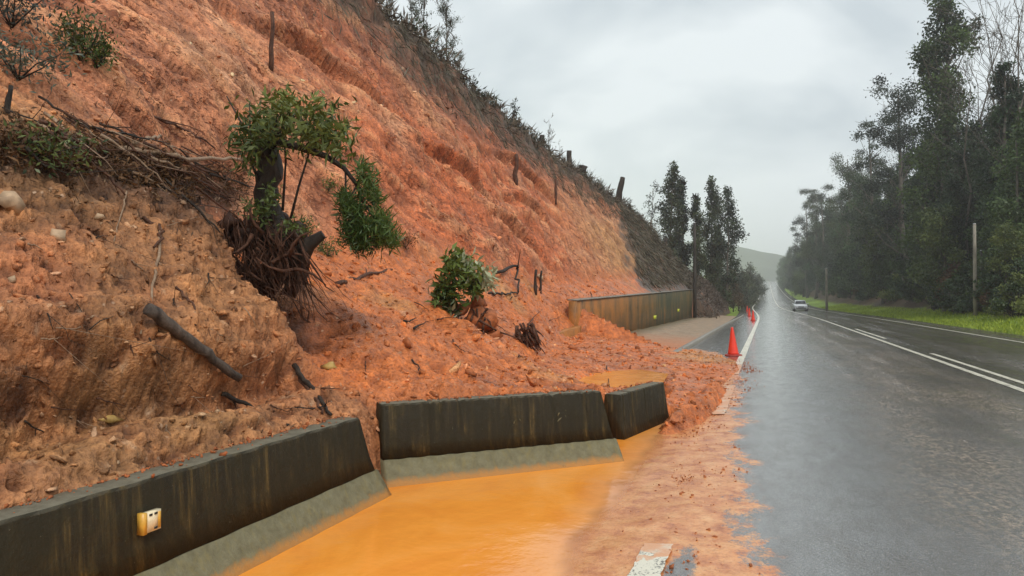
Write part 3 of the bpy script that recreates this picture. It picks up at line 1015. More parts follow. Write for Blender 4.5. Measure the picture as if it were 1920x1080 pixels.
b1 = barrier("concrete_barrier", "long dark concrete barrier with a yellow reflector block, running out of frame at lower left",
             (-2.75, -0.5), (-2.78, 5.05), 0.60, True, 0, 0.22)
b2 = barrier("concrete_barrier", "dark concrete barrier section with pale foot, swung out across the orange water",
             (-2.93, 5.22), (-1.28, 6.83), 0.625, True, 0.0, 0.16)
b3 = barrier("concrete_barrier", "short broken dark barrier section stuck in mud beside the white edge line",
             (-1.36, 7.85), (-1.05, 9.35), 0.46, False, 0.0, 0.1, True, -0.20)
# reflector block on the near barrier: cream face, yellow end
def reflector(root, lx, lz):
    body = MB()
    body.box((lx, 0.132, lz), (0.090, 0.032, 0.098))
    o = body.build("reflector", M["cream"], root)
    o["label"] = "cream and yellow reflector block"
    s = MB()
    s.box((lx - 0.058, 0.131, lz), (0.024, 0.040, 0.105))
    s.build("reflector_end", M["yellow"], o)
    for dx, dz in ((-0.02, 0.036), (0.012, 0.036), (0.012, -0.036)):
        h = MB()
        h.box((lx + dx, 0.115, lz + dz), (0.018, 0.004, 0.010))
        h.build("slot", M["black"], o)
    g = MB()
    g.box((lx + 0.034, 0.1148, lz), (0.016, 0.003, 0.08))
    g.build("lens", M["yellow"], o)
# pixel (281,975) on the barrier face
pr = at_x(284, 976, -2.9)
reflector(b1, pr.y + 0.5, pr.z)

# chipped marks on the swung-out barrier: scratches are real grooves of paler stone
for lx, lz, ln, dx in ((1.14, 0.46, 0.10, 0.0), (1.24, 0.475, 0.05, 0.05), (1.26, 0.44, 0.05, 0.03), (1.235, 0.43, 0.05, -0.02), (1.72, 0.50, 0.05, 0.05), (1.70, 0.47, 0.05, -0.03),
                       (1.735, 0.44, 0.05, 0.03), (1.715, 0.41, 0.04, -0.05), (0.62, 0.42, 0.08, 0.01), (2.05, 0.555, 0.06, 0.0)):
    yv = 0.125 + (lz - 0.17) * 0.105 + 0.012
    ch = MB()
    ch.tube([(lx, yv, lz), (lx + dx * 0.5, yv, lz - ln * 0.5), (lx + dx, yv - 0.004, lz - ln)], [0.003, 0.008, 0.003], 5)
    ch.build("scratch", M["conc_pale"], b2)


def wall_run(root, y0, y1, x, zt0, zt1, name, n=40, th=0.28):
    mb = MB()
    rings = []
    for i in range(n):
        t = i / (n - 1)
        y = y0 + (y1 - y0) * t
        zt = zt0 + (zt1 - zt0) * t + 0.008 * math.sin(i * 1.3)
        rings.append([(x, y, -0.5), (x + 0.0, y, zt - 0.015), (x - 0.015, y, zt), (x - th, y, zt), (x - th, y, -0.5)])
    mb.loft(rings)
    return mb.build(name, M["wall"], root)


rw = empty("retaining_wall", (0, 0, 0))
wall_run(rw, 22.6, 61, -5.78, 1.47, 2.36, "wall_panel")
cop = MB()
cop.loft([[(-5.74, y, z + 0.004), (-5.74, y, z + 0.05), (-6.10, y, z + 0.05), (-6.10, y, z + 0.004)] for y, z in ((22.6, 1.485), (35, 1.77), (48, 2.07), (61, 2.375))])
cop.build("coping", M["kerb"], rw)
for px, py in ((1228, 595), (1272, 582)):
    p = at_x(px, py, -5.77)
    f = MB()
    f.box((-5.76, p.y, p.z), (0.05, 0.85, 0.20))
    f.build("reflector", M["lime"], rw)
tag(rw, "long concrete retaining wall stained with orange mud, below the cut slope", "wall")
lw = empty("low_wall", (0, 0, 0))
wall_run(lw, 19.2, 22.55, -5.62, 0.55, 0.68, "wall_panel", 12)
tag(lw, "low mud-covered wall stub at the near end of the long retaining wall", "wall")

# ------------------------------------------------------------------ loose soil clods (stuff)
def clods():
    rng = np.random.default_rng(5)
    d = np.hypot(HV[:, 0], HV[:, 1])
    wgt = (HZ["debris"] * 0.75 + HZ["spur"] * 1.3 + HZ["scar"] * 0.7 * (d < 32)) * (HV[:, 2] > 0.0) * (d < 36) * (d ** 1.3)
    wgt /= wgt.sum()
    idx = rng.choice(len(HV), 26000, p=wgt)
    mb, cc = MB(), []
    for i in idx:
        sz = min(0.010 + rng.gamma(1.1, 0.014), 0.12) * (1 + d[i] * 0.02)
        p = HV[i] + HN[i] * sz * 0.05
        mb.rock(p, (sz * rng.uniform(0.8, 2.2), sz * rng.uniform(0.8, 1.8), sz * rng.uniform(0.4, 0.8)), rng)
        pale = np.array([0.20, 0.17, 0.12]) if rng.uniform() < 0.16 else 0.0
        cc.append(np.tile(np.clip(HC[i] * rng.uniform(0.6, 1.45) + pale, 0, 0.8), (len(ROCK_V), 1)))
    o = link_mesh("soil_rubble", np.concatenate(mb.V), [np.concatenate(mb.T)], M["soil"], None, False, {"zone": np.concatenate(cc)})
    tag(o, "loose red soil clods strewn over the slip", "rubble", None, "stuff")
    mb = MB()
    for _ in range(4200):
        y = rng.uniform(2.6, 20)
        x = np.interp(y, [2.6, 5, 9, 16, 20], [-0.62, -0.62, -0.85, -0.5, -1.0]) + rng.normal() * 0.16 + 0.1
        if perlin(np.array([[x * 1.6, y * 1.3, 0.3]]))[0] < -0.02 and rng.uniform() < 0.8:
            continue
        s = min(0.006 + rng.gamma(1.0, 0.0055), 0.045)
        z = float(road_surf_z(np.array([x]), np.array([y]))[0])
        mb.rock((x, y, z + s * 0.25), (s * rng.uniform(0.8, 1.8), s * rng.uniform(0.8, 1.6), s * 0.8), rng)
    for (qa, qb, zt, n_) in (((-3.02, 1.6), (-3.05, 4.9), 0.60, 240), ((-3.08, 5.4), (-1.50, 6.98), 0.625, 170), ((-1.62, 8.0), (-1.3, 9.3), 0.46, 70)):
        for _ in range(n_):
            u = rng.uniform(0, 1)
            sz = min(0.006 + rng.gamma(1.1, 0.007), 0.04)
            off = rng.uniform(-0.10, 0.09) if rng.uniform() < 0.25 else rng.uniform(-0.13, -0.04)
            mb.rock((qa[0] + (qb[0] - qa[0]) * u + off * 0.9, qa[1] + (qb[1] - qa[1]) * u - off * 0.4, zt + sz * 0.2), (sz * 1.5, sz * 1.3, sz * 0.8), rng)
    tag(mb.build("mud_crumbs", M["clod"]), "small mud crumbs scattered along the road edge", "mud", None, "stuff")


clods()

# named stones
def stone(px, py, size, mat, label):
    p, n = hit(px, py)
    mb = MB()
    rng = np.random.default_rng(int(px * 7 + py))
    V, T = ROCK_V, ROCK_T
    mb.rock((0, 0, 0), (1, 1, 1), rng)
    # longest side across the slope, thinnest along the slope's normal
    az_ = np.array(n)
    ax_ = np.cross(az_, np.array([0.0, 0.15, 1.0]))
    ax_ /= np.linalg.norm(ax_)
    ay_ = np.cross(az_, ax_)
    Q_ = mb.V[0] / 0.5
    mb.V[0] = Q_[:, :1] * ax_ * size[0] * 0.42 + Q_[:, 1:2] * ay_ * size[1] * 0.42 + Q_[:, 2:] * az_ * size[2] * 0.42
    o = mb.build("rock", M[mat], None, False)
    o.location = p + n * min(size) * 0.12
    tag(o, label, "rock", "stones on the slope")


stone(18, 380, (0.26, 0.30, 0.16), "rock", "pale rounded rock at the left frame edge below the brush band")
stone(108, 445, (0.17, 0.2, 0.12), "rock", "pale rock on the brown slope, right of and below the left-edge rock")
stone(183, 408, (0.12, 0.10, 0.09), "rock", "small pale stone on the brown slope under the dark brush band")
stone(207, 787, (0.22, 0.09, 0.07), "rock_olive", "flat yellowish stone on the brown slope above the long barrier")
stone(618, 690, (0.22, 0.2, 0.14), "rock_olive", "yellow-grey rock in the orange debris above the barrier gap")
stone(20, 525, (0.08, 0.08, 0.05), "rock", "tiny pale stone at left of the brown slope")
stone(1012, 520, (0.5, 0.5, 0.3), "rock", "pale rock lying beside the two upright stakes")
stone(762, 645, (0.2, 0.2, 0.15), "clod", "reddish rock in the debris left of the white-leaved bush")
stone(880, 700, (0.25, 0.2, 0.13), "clod", "brown rock in the debris above the swung-out barrier")
stone(985, 640, (0.6, 0.5, 0.4), "clod", "dark red boulder beside the white-leaved bush's root ball")
stone(1075, 655, (0.5, 0.4, 0.25), "clod", "brown boulder in mud in front of the low wall stub")

# ------------------------------------------------------------------ sticks, logs and brush on the slope
def branch(name, label, cat, pts, r0, r1, mat, group=None, lift=1.0, twigs=0, sides=6, n=14, rng=None, off=0.0, jit=0.6):
    rng = rng or np.random.default_rng(int(sum(p[0] * 3 + p[1] for p in pts)))
    ps = []
    for p in pts:
        h, nn = hit(p[0], p[1])
        o = p[2] if len(p) > 2 else off
        ps.append(np.array(h + nn * (r0 * lift + o)))
    ps = np.array(ps)
    tt = np.linspace(0, len(ps) - 1, n)
    P = np.stack([np.interp(tt, range(len(ps)), ps[:, i]) for i in range(3)], 1)
    P[1:-1] += rng.normal(size=(n - 2, 3)) * r0 * jit
    base = P[0].copy()
    mb = MB()
    rad = np.linspace(r0, r1, n) * rng.uniform(0.92, 1.08, n)
    mb.tube(P - base, rad, sides, 0.5, 0.07)
    for _ in range(twigs):
        k = rng.integers(2, n - 1)
        d = P[min(k + 1, n - 1)] - P[k - 1]
        d = d / np.linalg.norm(d) + rng.normal(size=3) * 0.7
        L = rng.uniform(0.15, 0.5)
        q = [P[k] - base + d * L * s + rng.normal(size=3) * 0.02 * s for s in (0, 0.4, 0.7, 1)]
        mb.tube(q, [rad[k] * 0.5, rad[k] * 0.4, rad[k] * 0.3, rad[k] * 0.12], 4)
    o = mb.build(name, M[mat], None, True)
    o.location = base
    return tag(o, label, cat, group)


branch("fallen_log", "thick dark log lying on the brown slope above the long barrier", "log", [(290, 592, 0.13), (432, 700, 0.06)], 0.043, 0.030, "log", None, 0.8, 0, 10, jit=0.12)
branch("fallen_branch", "dark forked stick leaning down the slope towards the end of the long barrier", "branch", [(543, 680, 0.03), (622, 782, 0.02)], 0.024, 0.014, "bark_dark", None, 0.9, 3, jit=0.3)
branch("fallen_branch", "second thin stick beside the forked one by the barrier end", "branch", [(556, 700), (590, 750), (604, 778)], 0.018, 0.010, "bark_root", None, 0.9, 1)
branch("fallen_branch", "long bare branch lying level across the slope into the black stump", "branch", [(225, 290), (330, 302), (452, 303)], 0.030, 0.024, "bark_pale", None, 0.9, 1, off=0.04)
branch("broken_plank", "short pale broken stick resting on the red slope above the brush band", "branch", [(250, 272), (300, 256)], 0.022, 0.016, "bark_pale", None, 1.0)
branch("root", "thin pale root hanging down the middle of the brown slope", "root", [(300, 430), (292, 510), (286, 560), (262, 625)], 0.014, 0.006, "bark_pale", None, 1.0)
branch("root", "curved thin root right of the hanging pale root", "root", [(330, 540), (362, 575), (366, 610)], 0.010, 0.006, "bark_root", None, 1.0)
branch("root", "hooked dark root just above the pale hanging root", "root", [(270, 410), (298, 425), (300, 450), (288, 465)], 0.016, 0.009, "bark_root", None, 1.0)
branch("root", "fine pale root trailing from the brush band", "root", [(238, 360), (226, 400), (214, 455)], 0.008, 0.004, "bark_pale", None, 1.0)
branch("fallen_branch", "long weathered root running diagonally down the red slope", "branch", [(255, 205), (340, 240), (400, 278)], 0.022, 0.010, "bark_root", None, 0.9, 2)
branch("fallen_branch", "dark branch half buried in the orange debris above the green hanging bush", "branch", [(630, 535), (680, 522), (735, 508)], 0.035, 0.02, "bark_root", None, 0.8, 2)
branch("fallen_branch", "crooked dead branch sticking out of the debris beside the white-leaved bush", "branch", [(925, 520, 0.1), (950, 502, 0.25), (958, 520, 0.25), (968, 552, 0.05)], 0.05, 0.025, "bark_dark", None, 0.8, 2)
branch("fallen_branch", "thin level stick behind the white-leaved bush", "branch", [(915, 552), (970, 551)], 0.03, 0.02, "bark_dark", None, 0.8)
branch("fallen_branch", "dark snapped root in the crack at the foot of the brown slope", "branch", [(415, 738), (470, 765), (540, 798)], 0.020, 0.012, "bark_dark", None, 0.3, 2, jit=0.4)
rb = np.random.default_rng(21)
for i in range(56):
    t = rb.uniform(0, 1)
    x0 = -10 + t * 400
    y0 = 225 + t * 105 + rb.normal() * 26
    L = rb.uniform(60, 170)
    ang = rb.normal(0.45, 0.16)
    m = ["bark_dark", "bark_root", "bark_pale", "bark_root"][i % 4]
    branch("brush_stick", "thin fallen stick in the tangled brush band across the slope", "stick",
           [(x0, y0), (x0 + L * 0.5 * math.cos(ang), y0 + L * 0.5 * math.sin(ang)), (x0 + L * math.cos(ang), y0 + L * math.sin(ang))],
           rb.uniform(0.006, 0.019), rb.uniform(0.004, 0.008), m, "sticks in the brush band", 1.0, 1, 5, 9, rb, rb.uniform(0.02, 0.10), 0.5)

for i in range(34):
    x0, y0 = rb.uniform(10, 520), rb.uniform(380, 800)
    if y0 > 930 - 0.27 * x0:
        continue
    L = rb.uniform(18, 70)
    ang = rb.normal(0.6, 0.7)
    branch("fallen_twig", "thin dead twig lying on the bare brown slope", "twig",
           [(x0, y0), (x0 + L * 0.5 * math.cos(ang) + rb.normal() * 4, y0 + L * 0.5 * math.sin(ang)), (x0 + L * math.cos(ang), y0 + L * math.sin(ang))],
           rb.uniform(0.003, 0.008), 0.002, ["bark_dark", "bark_pale", "bark_root"][i % 3], "twigs on the brown slope", 1.0, 1, 5, 8, rb, rb.uniform(0.0, 0.03), 0.5)
for i in range(22):
    x0, y0 = rb.uniform(600, 1180), rb.uniform(500, 690)
    L = rb.uniform(14, 46)
    ang = rb.normal(0.2, 0.8)
    branch("fallen_twig", "thin dead twig lying in the loose orange debris", "twig",
           [(x0, y0), (x0 + L * 0.5 * math.cos(ang) + rb.normal() * 3, y0 + L * 0.5 * math.sin(ang)), (x0 + L * math.cos(ang), y0 + L * math.sin(ang))],
           rb.uniform(0.007, 0.018), 0.004, ["bark_dark", "bark_root"][i % 2], "twigs in the orange debris", 1.0, 1, 5, 8, rb, 0.02, 0.5)

# tangled leaf litter in the brush band and under the roots: too fine to count
lit = MB()
rl = np.random.default_rng(31)
for i in range(620):
    t = rl.uniform(0, 1)
    px, py = -5 + t * 470, 262 + t * 95 + rl.normal() * 24
    p, n = hit(px, py)
    c = np.array(p + n * 0.02) + rl.normal(size=(9, 3)) * 0.035
    lit.leaves(c, 0.07, 0.018, rl)
tag(lit.build("leaf_litter", M["leaf_rust"]), "dark dead leaves and twigs matted along the brush band", "leaf litter", None, "stuff")


def ground_plant(name, label, px, py, h, r, n, mat, leaf=(0.07, 0.02), stems=6, cat="bush", group=None, up=0.5, seed=0, dist=None):
    rng = np.random.default_rng(int(px * 13 + py) + seed)
    if dist is None:
        p, nn = hit(px, py)
    else:
        p = at(px, py, dist)
    root = empty(name, p)
    f, s = MB(), MB()
    for k in range(stems):
        a = rng.uniform(0, 6.28)
        tip = np.array((math.cos(a) * r * rng.uniform(0.2, 1), math.sin(a) * r * rng.uniform(0.2, 1), h * rng.uniform(0.6, 1.0)))
        pts = [np.zeros(3), tip * 0.5 + rng.normal(size=3) * 0.06 * r, tip]
        s.tube(pts, [0.016 * h + 0.004, 0.010 * h + 0.003, 0.003], 5)
        m = n // stems
        tt = rng.uniform(0.35, 1.05, (m, 1))
        C = tip * tt + rng.normal(size=(m, 3)) * r * 0.26
        f.leaves(C, leaf[0], leaf[1], rng, -up)
    s.build("stem", M["bark_dark"], root, True)
    f.build("foliage", M[mat], root)
    return tag(root, label, cat, group)


ground_plant("bush", "small green bush clinging to the red slope near the top left corner", 150, 115, 0.45, 0.32, 700, "leaf_mid", (0.07, 0.022))
ground_plant("bush", "second leafy sprig just below the corner bush on the red slope", 183, 128, 0.32, 0.25, 420, "leaf_fresh", (0.06, 0.02))
ground_plant("bush", "grey-green bush at the left frame edge above the brush band", 35, 150, 0.32, 0.42, 600, "leaf_grey", (0.07, 0.018))
ground_plant("bush", "olive bush in the extreme top left corner", 22, 52, 0.4, 0.5, 1100, "leaf_grey", (0.06, 0.02))
ground_plant("weed", "low green weed growing in the brush band at left", 70, 305, 0.22, 0.3, 420, "leaf_mid", (0.06, 0.018), 6, "plant")
ground_plant("weed", "bright green weed at the foot of the black stump", 505, 395, 0.42, 0.16, 320, "leaf_fresh", (0.10, 0.016), 7, "plant")
ground_plant("weed", "green weed on the slope between the stump and the broken snag", 570, 445, 0.28, 0.22, 300, "leaf_fresh", (0.06, 0.02), 6, "plant")
ground_plant("weed", "low green weed right of the broken snag", 615, 480, 0.22, 0.28, 320, "leaf_mid", (0.07, 0.02), 6, "plant")
ground_plant("weed", "sprig of weed on the orange slope right of the hanging bush", 760, 465, 0.3, 0.28, 220, "leaf_rust", (0.07, 0.02), 5, "plant")
ground_plant("weed", "sparse weed on the orange slope behind the drooping branch", 615, 360, 0.25, 0.25, 160, "leaf_mid", (0.07, 0.02), 5, "plant")

# uprooted tree: black stump, hanging root mass, leaning stems with foliage, drooping branch with a hanging bush
def uprooted_tree():
    rng = np.random.default_rng(77)
    D = 7.2
    g = lambda px, py, d=D: np.array(at(px, py, d))
    base = g(505, 440)
    root = empty("uprooted_tree", base)
    L = lambda p: np.asarray(p) - base
    tr = MB()
    pts = [g(520, 470), g(512, 420), g(498, 370), g(506, 320), g(498, 262)]
    P = np.array([np.interp(np.linspace(0, 4, 14), range(5), [q[i] for q in pts]) for i in range(3)]).T
    tr.tube(L(P), np.interp(np.linspace(0, 4, 14), range(5), [0.11, 0.13, 0.10, 0.125, 0.10]), 12, 0.5, 0.22)
    tr.build("trunk", M["bark_dark"], root, True)
    sn = MB()
    pts = [g(548, 500), g(568, 470), g(580, 455), g(606, 440)]
    sn.tube(L(pts), [0.11, 0.09, 0.075, 0.045], 10, 0.5, 0.25)
    sn.tube(L([g(520, 480), g(545, 495), g(560, 490)]), [0.09, 0.08, 0.06], 8, 0.5, 0.2)
    sn.build("snag", M["bark_dark"], root, True)["label"] = "broken dark snag"
    rm = MB()
    for i in range(190):
        x0 = rng.uniform(400, 570)
        y0 = rng.uniform(395, 500) + max(0, (x0 - 500)) * 0.5
        pts = [g(x0, y0, D - rng.uniform(0.0, 0.35))]
        dx = rng.normal(0.3, 0.35)
        for k in range(6):
            dx += rng.normal() * 0.22
            x0 += dx * 16
            y0 += rng.uniform(8, 27)
            pts.append(g(x0, min(y0, 605), D - 0.2 + rng.normal() * 0.09))
        r = rng.gamma(0.9, 0.005) + 0.0018
        rm.tube(L(pts), np.linspace(r, r * 0.3, 7), 5)
    for i in range(7):
        x0, y0 = rng.uniform(440, 560), rng.uniform(430, 520)
        a = rng.uniform(0, 6.28)
        pts = [g(x0 + 26 * k * math.cos(a + 0.2 * k), y0 + 22 * k * math.sin(a + 0.25 * k), D - 0.3 + rng.normal() * 0.06) for k in range(4)]
        rm.tube(L(pts), [0.022, 0.018, 0.012, 0.005], 6)
    rm.build("root_mass", M["bark_root"], root, True)
    so = MB()
    for i in range(70):
        c = L(g(rng.uniform(425, 560), rng.uniform(410, 540), D + 0.05 + rng.uniform(0, .25)))
        so.rock(c, (0.28, 0.28, 0.24), rng)
    so.build("root_soil", mat_rootsoil, root, True)
    st = MB()
    stems = [[(500, 300), (455, 235), (425, 180)], [(512, 420), (470, 300), (468, 190)], [(530, 395), (536, 300), (528, 215)],
             [(545, 410), (560, 350), (585, 270), (590, 215)], [(505, 290), (540, 240), (560, 195)]]
    for s in stems:
        st.tube(L([g(*p, D - 0.1) for p in s]), np.linspace(0.014, 0.006, len(s)), 6)
    st.build("stem", M["bark_dark"], root, True)
    br = MB()
    bp = [(505, 262), (560, 275), (610, 292), (645, 315), (668, 345), (678, 375)]
    br.tube(L([g(*p, D - 0.15) for p in bp]), [0.045, 0.036, 0.03, 0.026, 0.02, 0.012], 8, 0.5, 0.1)
    br.tube(L([g(648, 318, D - 0.15), g(648, 350, D - 0.15), g(650, 380, D - 0.15)]), [0.012, 0.009, 0.006], 5)
    br.tube(L([g(668, 345, D - 0.15), g(685, 320, D - 0.1), g(678, 300, D - 0.1)]), [0.012, 0.009, 0.006], 5)
    br.build("branch", M["bark_dark"], root, True)
    for a, b in (((500, 265), (470, 240)), ((502, 262), (520, 205)), ((505, 262), (552, 228)), ((540, 270), (575, 240)), ((570, 278), (612, 225)), ((600, 286), (632, 245)), ((498, 268), (466, 285)),
                 ((668, 350), (662, 410)), ((674, 365), (690, 440)), ((678, 375), (720, 435)), ((660, 335), (700, 370)), ((590, 282), (600, 205)), ((612, 292), (636, 285))):
        m_ = ((a[0] + b[0]) / 2 + rng.normal() * 5, (a[1] + b[1]) / 2 + rng.normal() * 5)
        tw = MB()
        tw.tube(L([g(*a, D - 0.15), g(*m_, D - 0.2), g(*b, D - 0.2 + rng.normal() * 0.1)]), [0.012, 0.008, 0.004], 5)
        tw.build("twig", M["bark_dark"], root, True)
    fo = MB()
    tufts = [(518, 205, 34, 22, 150), (552, 228, 40, 22, 190), (485, 250, 26, 30, 190), (466, 272, 22, 20, 120), (575, 242, 34, 22, 150),
             (612, 222, 26, 22, 120), (622, 260, 24, 20, 130), (598, 200, 18, 12, 60), (512, 262, 30, 18, 150), (550, 192, 22, 12, 60), (524, 186, 14, 14, 50),
             (588, 270, 28, 14, 110), (640, 240, 14, 14, 50), (500, 225, 26, 18, 110), (458, 240, 14, 18, 50), (635, 285, 14, 12, 40), (600, 250, 26, 20, 110), (470, 300, 16, 18, 60)]
    for px, py, rx, ry, n in tufts:
        v = rng.uniform(0.1, 0.8)
        C = np.array([g(px + rng.normal() * rx * 0.75, py + rng.normal() * ry * 0.75, D - 0.1 + rng.normal() * 0.3) for _ in range(n)])
        fo.leaves(L(C), 0.12, 0.03, rng, 0.35, v)
    fo.build("foliage", M["leaf_mid"], root)
    hb = MB()
    tufts = [(660, 400, 20, 26, 520, .35), (668, 440, 24, 22, 560, .2), (700, 430, 26, 20, 420, .5), (722, 445, 18, 18, 300, .6), (690, 350, 16, 26, 240, .5),
             (678, 320, 10, 16, 90, .6), (700, 375, 14, 14, 110, .55), (682, 462, 24, 10, 260, .15), (645, 380, 10, 20, 160, .4), (712, 408, 16, 12, 120, .7), (738, 458, 8, 10, 60, .6)]
    for px, py, rx, ry, n, v in tufts:
        C = np.array([g(px + rng.normal() * rx * 0.55, py + rng.normal() * ry * 0.6, D - 0.15 + rng.normal() * 0.14) for _ in range(int(n * 1.5))])
        hb.leaves(L(C), 0.11, 0.015, rng, -0.6, v)
    o = hb.build("hanging_foliage", M["leaf_pine"], root)
    o["label"] = "dense dark green foliage hanging from the drooping branch"
    lf = MB()
    for px, py, rx, ry, n in ((505, 370, 14, 26, 130), (490, 400, 20, 18, 110), (550, 425, 22, 12, 80), (470, 385, 14, 12, 50)):
        C = np.array([g(px + rng.normal() * rx * 0.6, py + rng.normal() * ry * 0.6, D - 0.22 + rng.normal() * 0.08) for _ in range(n)])
        lf.leaves(L(C), 0.07, 0.022, rng, 0.1, 0.5)
    lf.build("lower_foliage", M["leaf_mid"], root)
    tag(root, "uprooted tree with black stump, hanging tangled roots and a drooping leafy branch", "tree")


mat_rootsoil = mat_plain("root_soil", (0.050, 0.020, 0.011), 0.7, 0.25, 0, 0.5, 14)
uprooted_tree()


def root_ball_bush():
    rng = np.random.default_rng(99)
    p, n = hit(875, 600)
    D = (p - CO).dot(ray(960, 540).normalized()) - 0.75
    g = lambda px, py, d=0.0: np.array(at(px, py, D + d))
    base = g(870, 650)
    root = empty("uprooted_bush", base)
    L = lambda q: np.asarray(q) - base
    so = MB()
    for c, s in (((900, 610), 0.62), ((915, 600), 0.5), ((880, 625), 0.4), ((920, 628), 0.4), ((870, 580), 0.35), ((895, 570), 0.34)):
        so.rock(L(g(*c, rng.uniform(0.05, 0.2))), (s, s, s * 0.85), rng)
    so.build("root_ball", M["clod"], root, True)
    ro = MB()
    for i in range(60):
        x0, y0 = rng.uniform(800, 915), rng.uniform(575, 625)
        pts = []
        dx = rng.normal(-0.5, 0.8)
        for k in range(5):
            pts.append(g(x0, y0, -0.05 + rng.normal() * 0.06))
            dx += rng.normal() * 0.4
            x0 += dx * 9
            y0 += rng.uniform(1, 15)
        ro.tube(L(pts), np.linspace(0.02, 0.005, 5) * rng.uniform(0.5, 1.3), 5)
    ro.build("root", M["bark_root"], root, True)
    st = MB()
    st.tube(L([g(845, 640), g(840, 590), g(848, 540), g(855, 500), g(848, 478)]), [0.05, 0.04, 0.03, 0.022, 0.01], 8, 0.5, 0.15)
    st.tube(L([g(848, 540), g(880, 525), g(910, 515)]), [0.025, 0.018, 0.01], 6)
    st.build("stem", M["bark_dark"], root, True)
    fo, fs = MB(), MB()
    for px, py, rx, ry, n, mb, v in ((850, 490, 14, 16, 110, fo, .7), (868, 505, 22, 16, 150, fo, .7), (845, 520, 16, 16, 110, fo, .35), (828, 545, 12, 16, 90, fo, .2),
                                     (845, 565, 16, 22, 150, fo, .15), (835, 610, 9, 24, 90, fo, .3), (890, 545, 16, 12, 60, fo, .35), (820, 560, 9, 14, 50, fo, .4), (880, 528, 18, 14, 110, fo, .5), (908, 520, 16, 16, 120, fs, .7), (870, 492, 20, 12, 50, fs, .6), (843, 600, 7, 26, 110, fs, .75), (841, 630, 7, 14, 70, fs, .85)):
        C = np.array([g(px + rng.normal() * rx * 0.6, py + rng.normal() * ry * 0.6, -0.1 + rng.normal() * 0.12) for _ in range(n)])
        mb.leaves(L(C), 0.17, 0.06, rng, 0.0, v)
    fo.build("foliage", M["leaf_fresh"], root)
    fs.build("pale_foliage", M["leaf_silver"], root)
    tag(root, "uprooted white-leaved bush with a red root ball lying on the orange debris", "bush")


root_ball_bush()
# second clump of roots right of the bush
p, n = hit(990, 640)
rc = MB()
rr_ = np.random.default_rng(8)
base = np.array(p)
Dn = (p - CO).dot(ray(960, 540).normalized())
for i in range(34):
    x0, y0 = rr_.uniform(965, 1000), rr_.uniform(605, 630)
    pts = []
    dx = rr_.normal(0.5, 0.5)
    for k in range(5):
        pts.append(np.array(at(x0, min(y0, 664), Dn - 0.25 + rr_.normal() * 0.08)) - base)
        x0 += dx * 7
        y0 += rr_.uniform(2, 14)
    rc.tube(pts, np.linspace(0.035, 0.01, 5) * rr_.uniform(0.5, 1.2), 5)
o = rc.build("root_clump", M["bark_root"], None, True)
o.location = base
tag(o, "dark clump of torn roots in the debris left of the low wall stub", "roots")


def stake(px, py0, py1, r, label, mat="bark_dark", lean=0.0, cat="stake", name="wooden_stake", dist_off=0.0):
    p, n = hit(px, py1)
    D = (p - CO).dot(ray(960, 540).normalized()) / ray(960, 540).length - dist_off
    a = np.array(at(px, py1 + 4, D))
    b = np.array(at(px + lean, py0, D))
    mb = MB()
    P = [(b - a) * t + RNG.normal(size=3) * r * 0.25 for t in np.linspace(0, 1, 6)]
    mb.tube(P, np.linspace(r, r * 0.75, 6), 8, 0.5, 0.2)
    o = mb.build(name, M[mat], None, True)
    o.location = a
    return tag(o, label, cat)


stake(1004, 505, 550, 0.055, "left one of two short dark stakes standing in the debris", "bark_dark")
stake(1013, 506, 549, 0.045, "right one of two short dark stakes standing in the debris", "bark_dark", 2)
stake(509, 22, 132, 0.045, "thin dead tree stem standing upright high on the red slope", "bark_root", 2, "dead tree", "dead_stem")
stake(967, 290, 345, 0.10, "slim dark dead stem on the slope below the ridge", "bark_root", 1, "dead tree", "dead_stem")
stake(1042, 335, 380, 0.07, "thin dead stem on the upper ochre slope", "bark_root", 0, "dead tree", "dead_stem")
stake(12, 160, 215, 0.022, "short upright dead twig at the left frame edge above the brush band", "bark_dark", 8, "dead tree", "dead_stem")

# ------------------------------------------------------------------ ridge growth
def ridge_pt(y, da=0.0):
    a = float(np.interp(y, YRD, AR)) + da
    return drop(-a, y)


rg = np.random.default_rng(41)
fr, hg = MB(), MB()
for i in range(5200):
    y = rg.uniform(14, 71)
    da = rg.normal(-0.35, 0.55)
    if rg.uniform() < 0.35:
        da = rg.uniform(-1.4, 0.4)
    p = np.array(ridge_pt(y, da))
    L = rg.uniform(0.25, 0.75)
    C = p + rg.normal(size=(3, 3)) * 0.12
    if da > -0.4:
        fr.leaves(C, L, 0.06, rg, -0.5)
    else:
        hg.leaves(C, L * 1.1, 0.028, rg, 0, None, np.tile([0.4, 0.0, -0.9], (3, 1)), 0.4)
for i in range(2600):
    y = rg.uniform(40, 74)
    zz_ = rg.uniform(2.0, 9.0)
    if y < 41 + 2.0 * (zz_ - 2.5):
        continue
    a_ = np.interp(zz_, [2.0, 9.0], [6.6, float(np.interp(y, YRD, AR))])
    p = np.array(drop(-a_, y))
    hg.leaves(p + rg.normal(size=(3, 3)) * 0.15 + np.array([0.08, 0, 0.05]), rg.uniform(0.4, 1.1), 0.05, rg, 0, None, np.tile([0.5, 0.25, -0.7], (3, 1)))
tag(hg.build("hanging_roots", M["leaf_brown"]), "dead ferns and roots hanging over the lip of the cut slope", "dead ferns", None, "stuff")
tag(fr.build("ridge_undergrowth", M["leaf_brown"]), "brown dead undergrowth along the crest of the cut slope", "undergrowth", None, "stuff")
fr = MB()
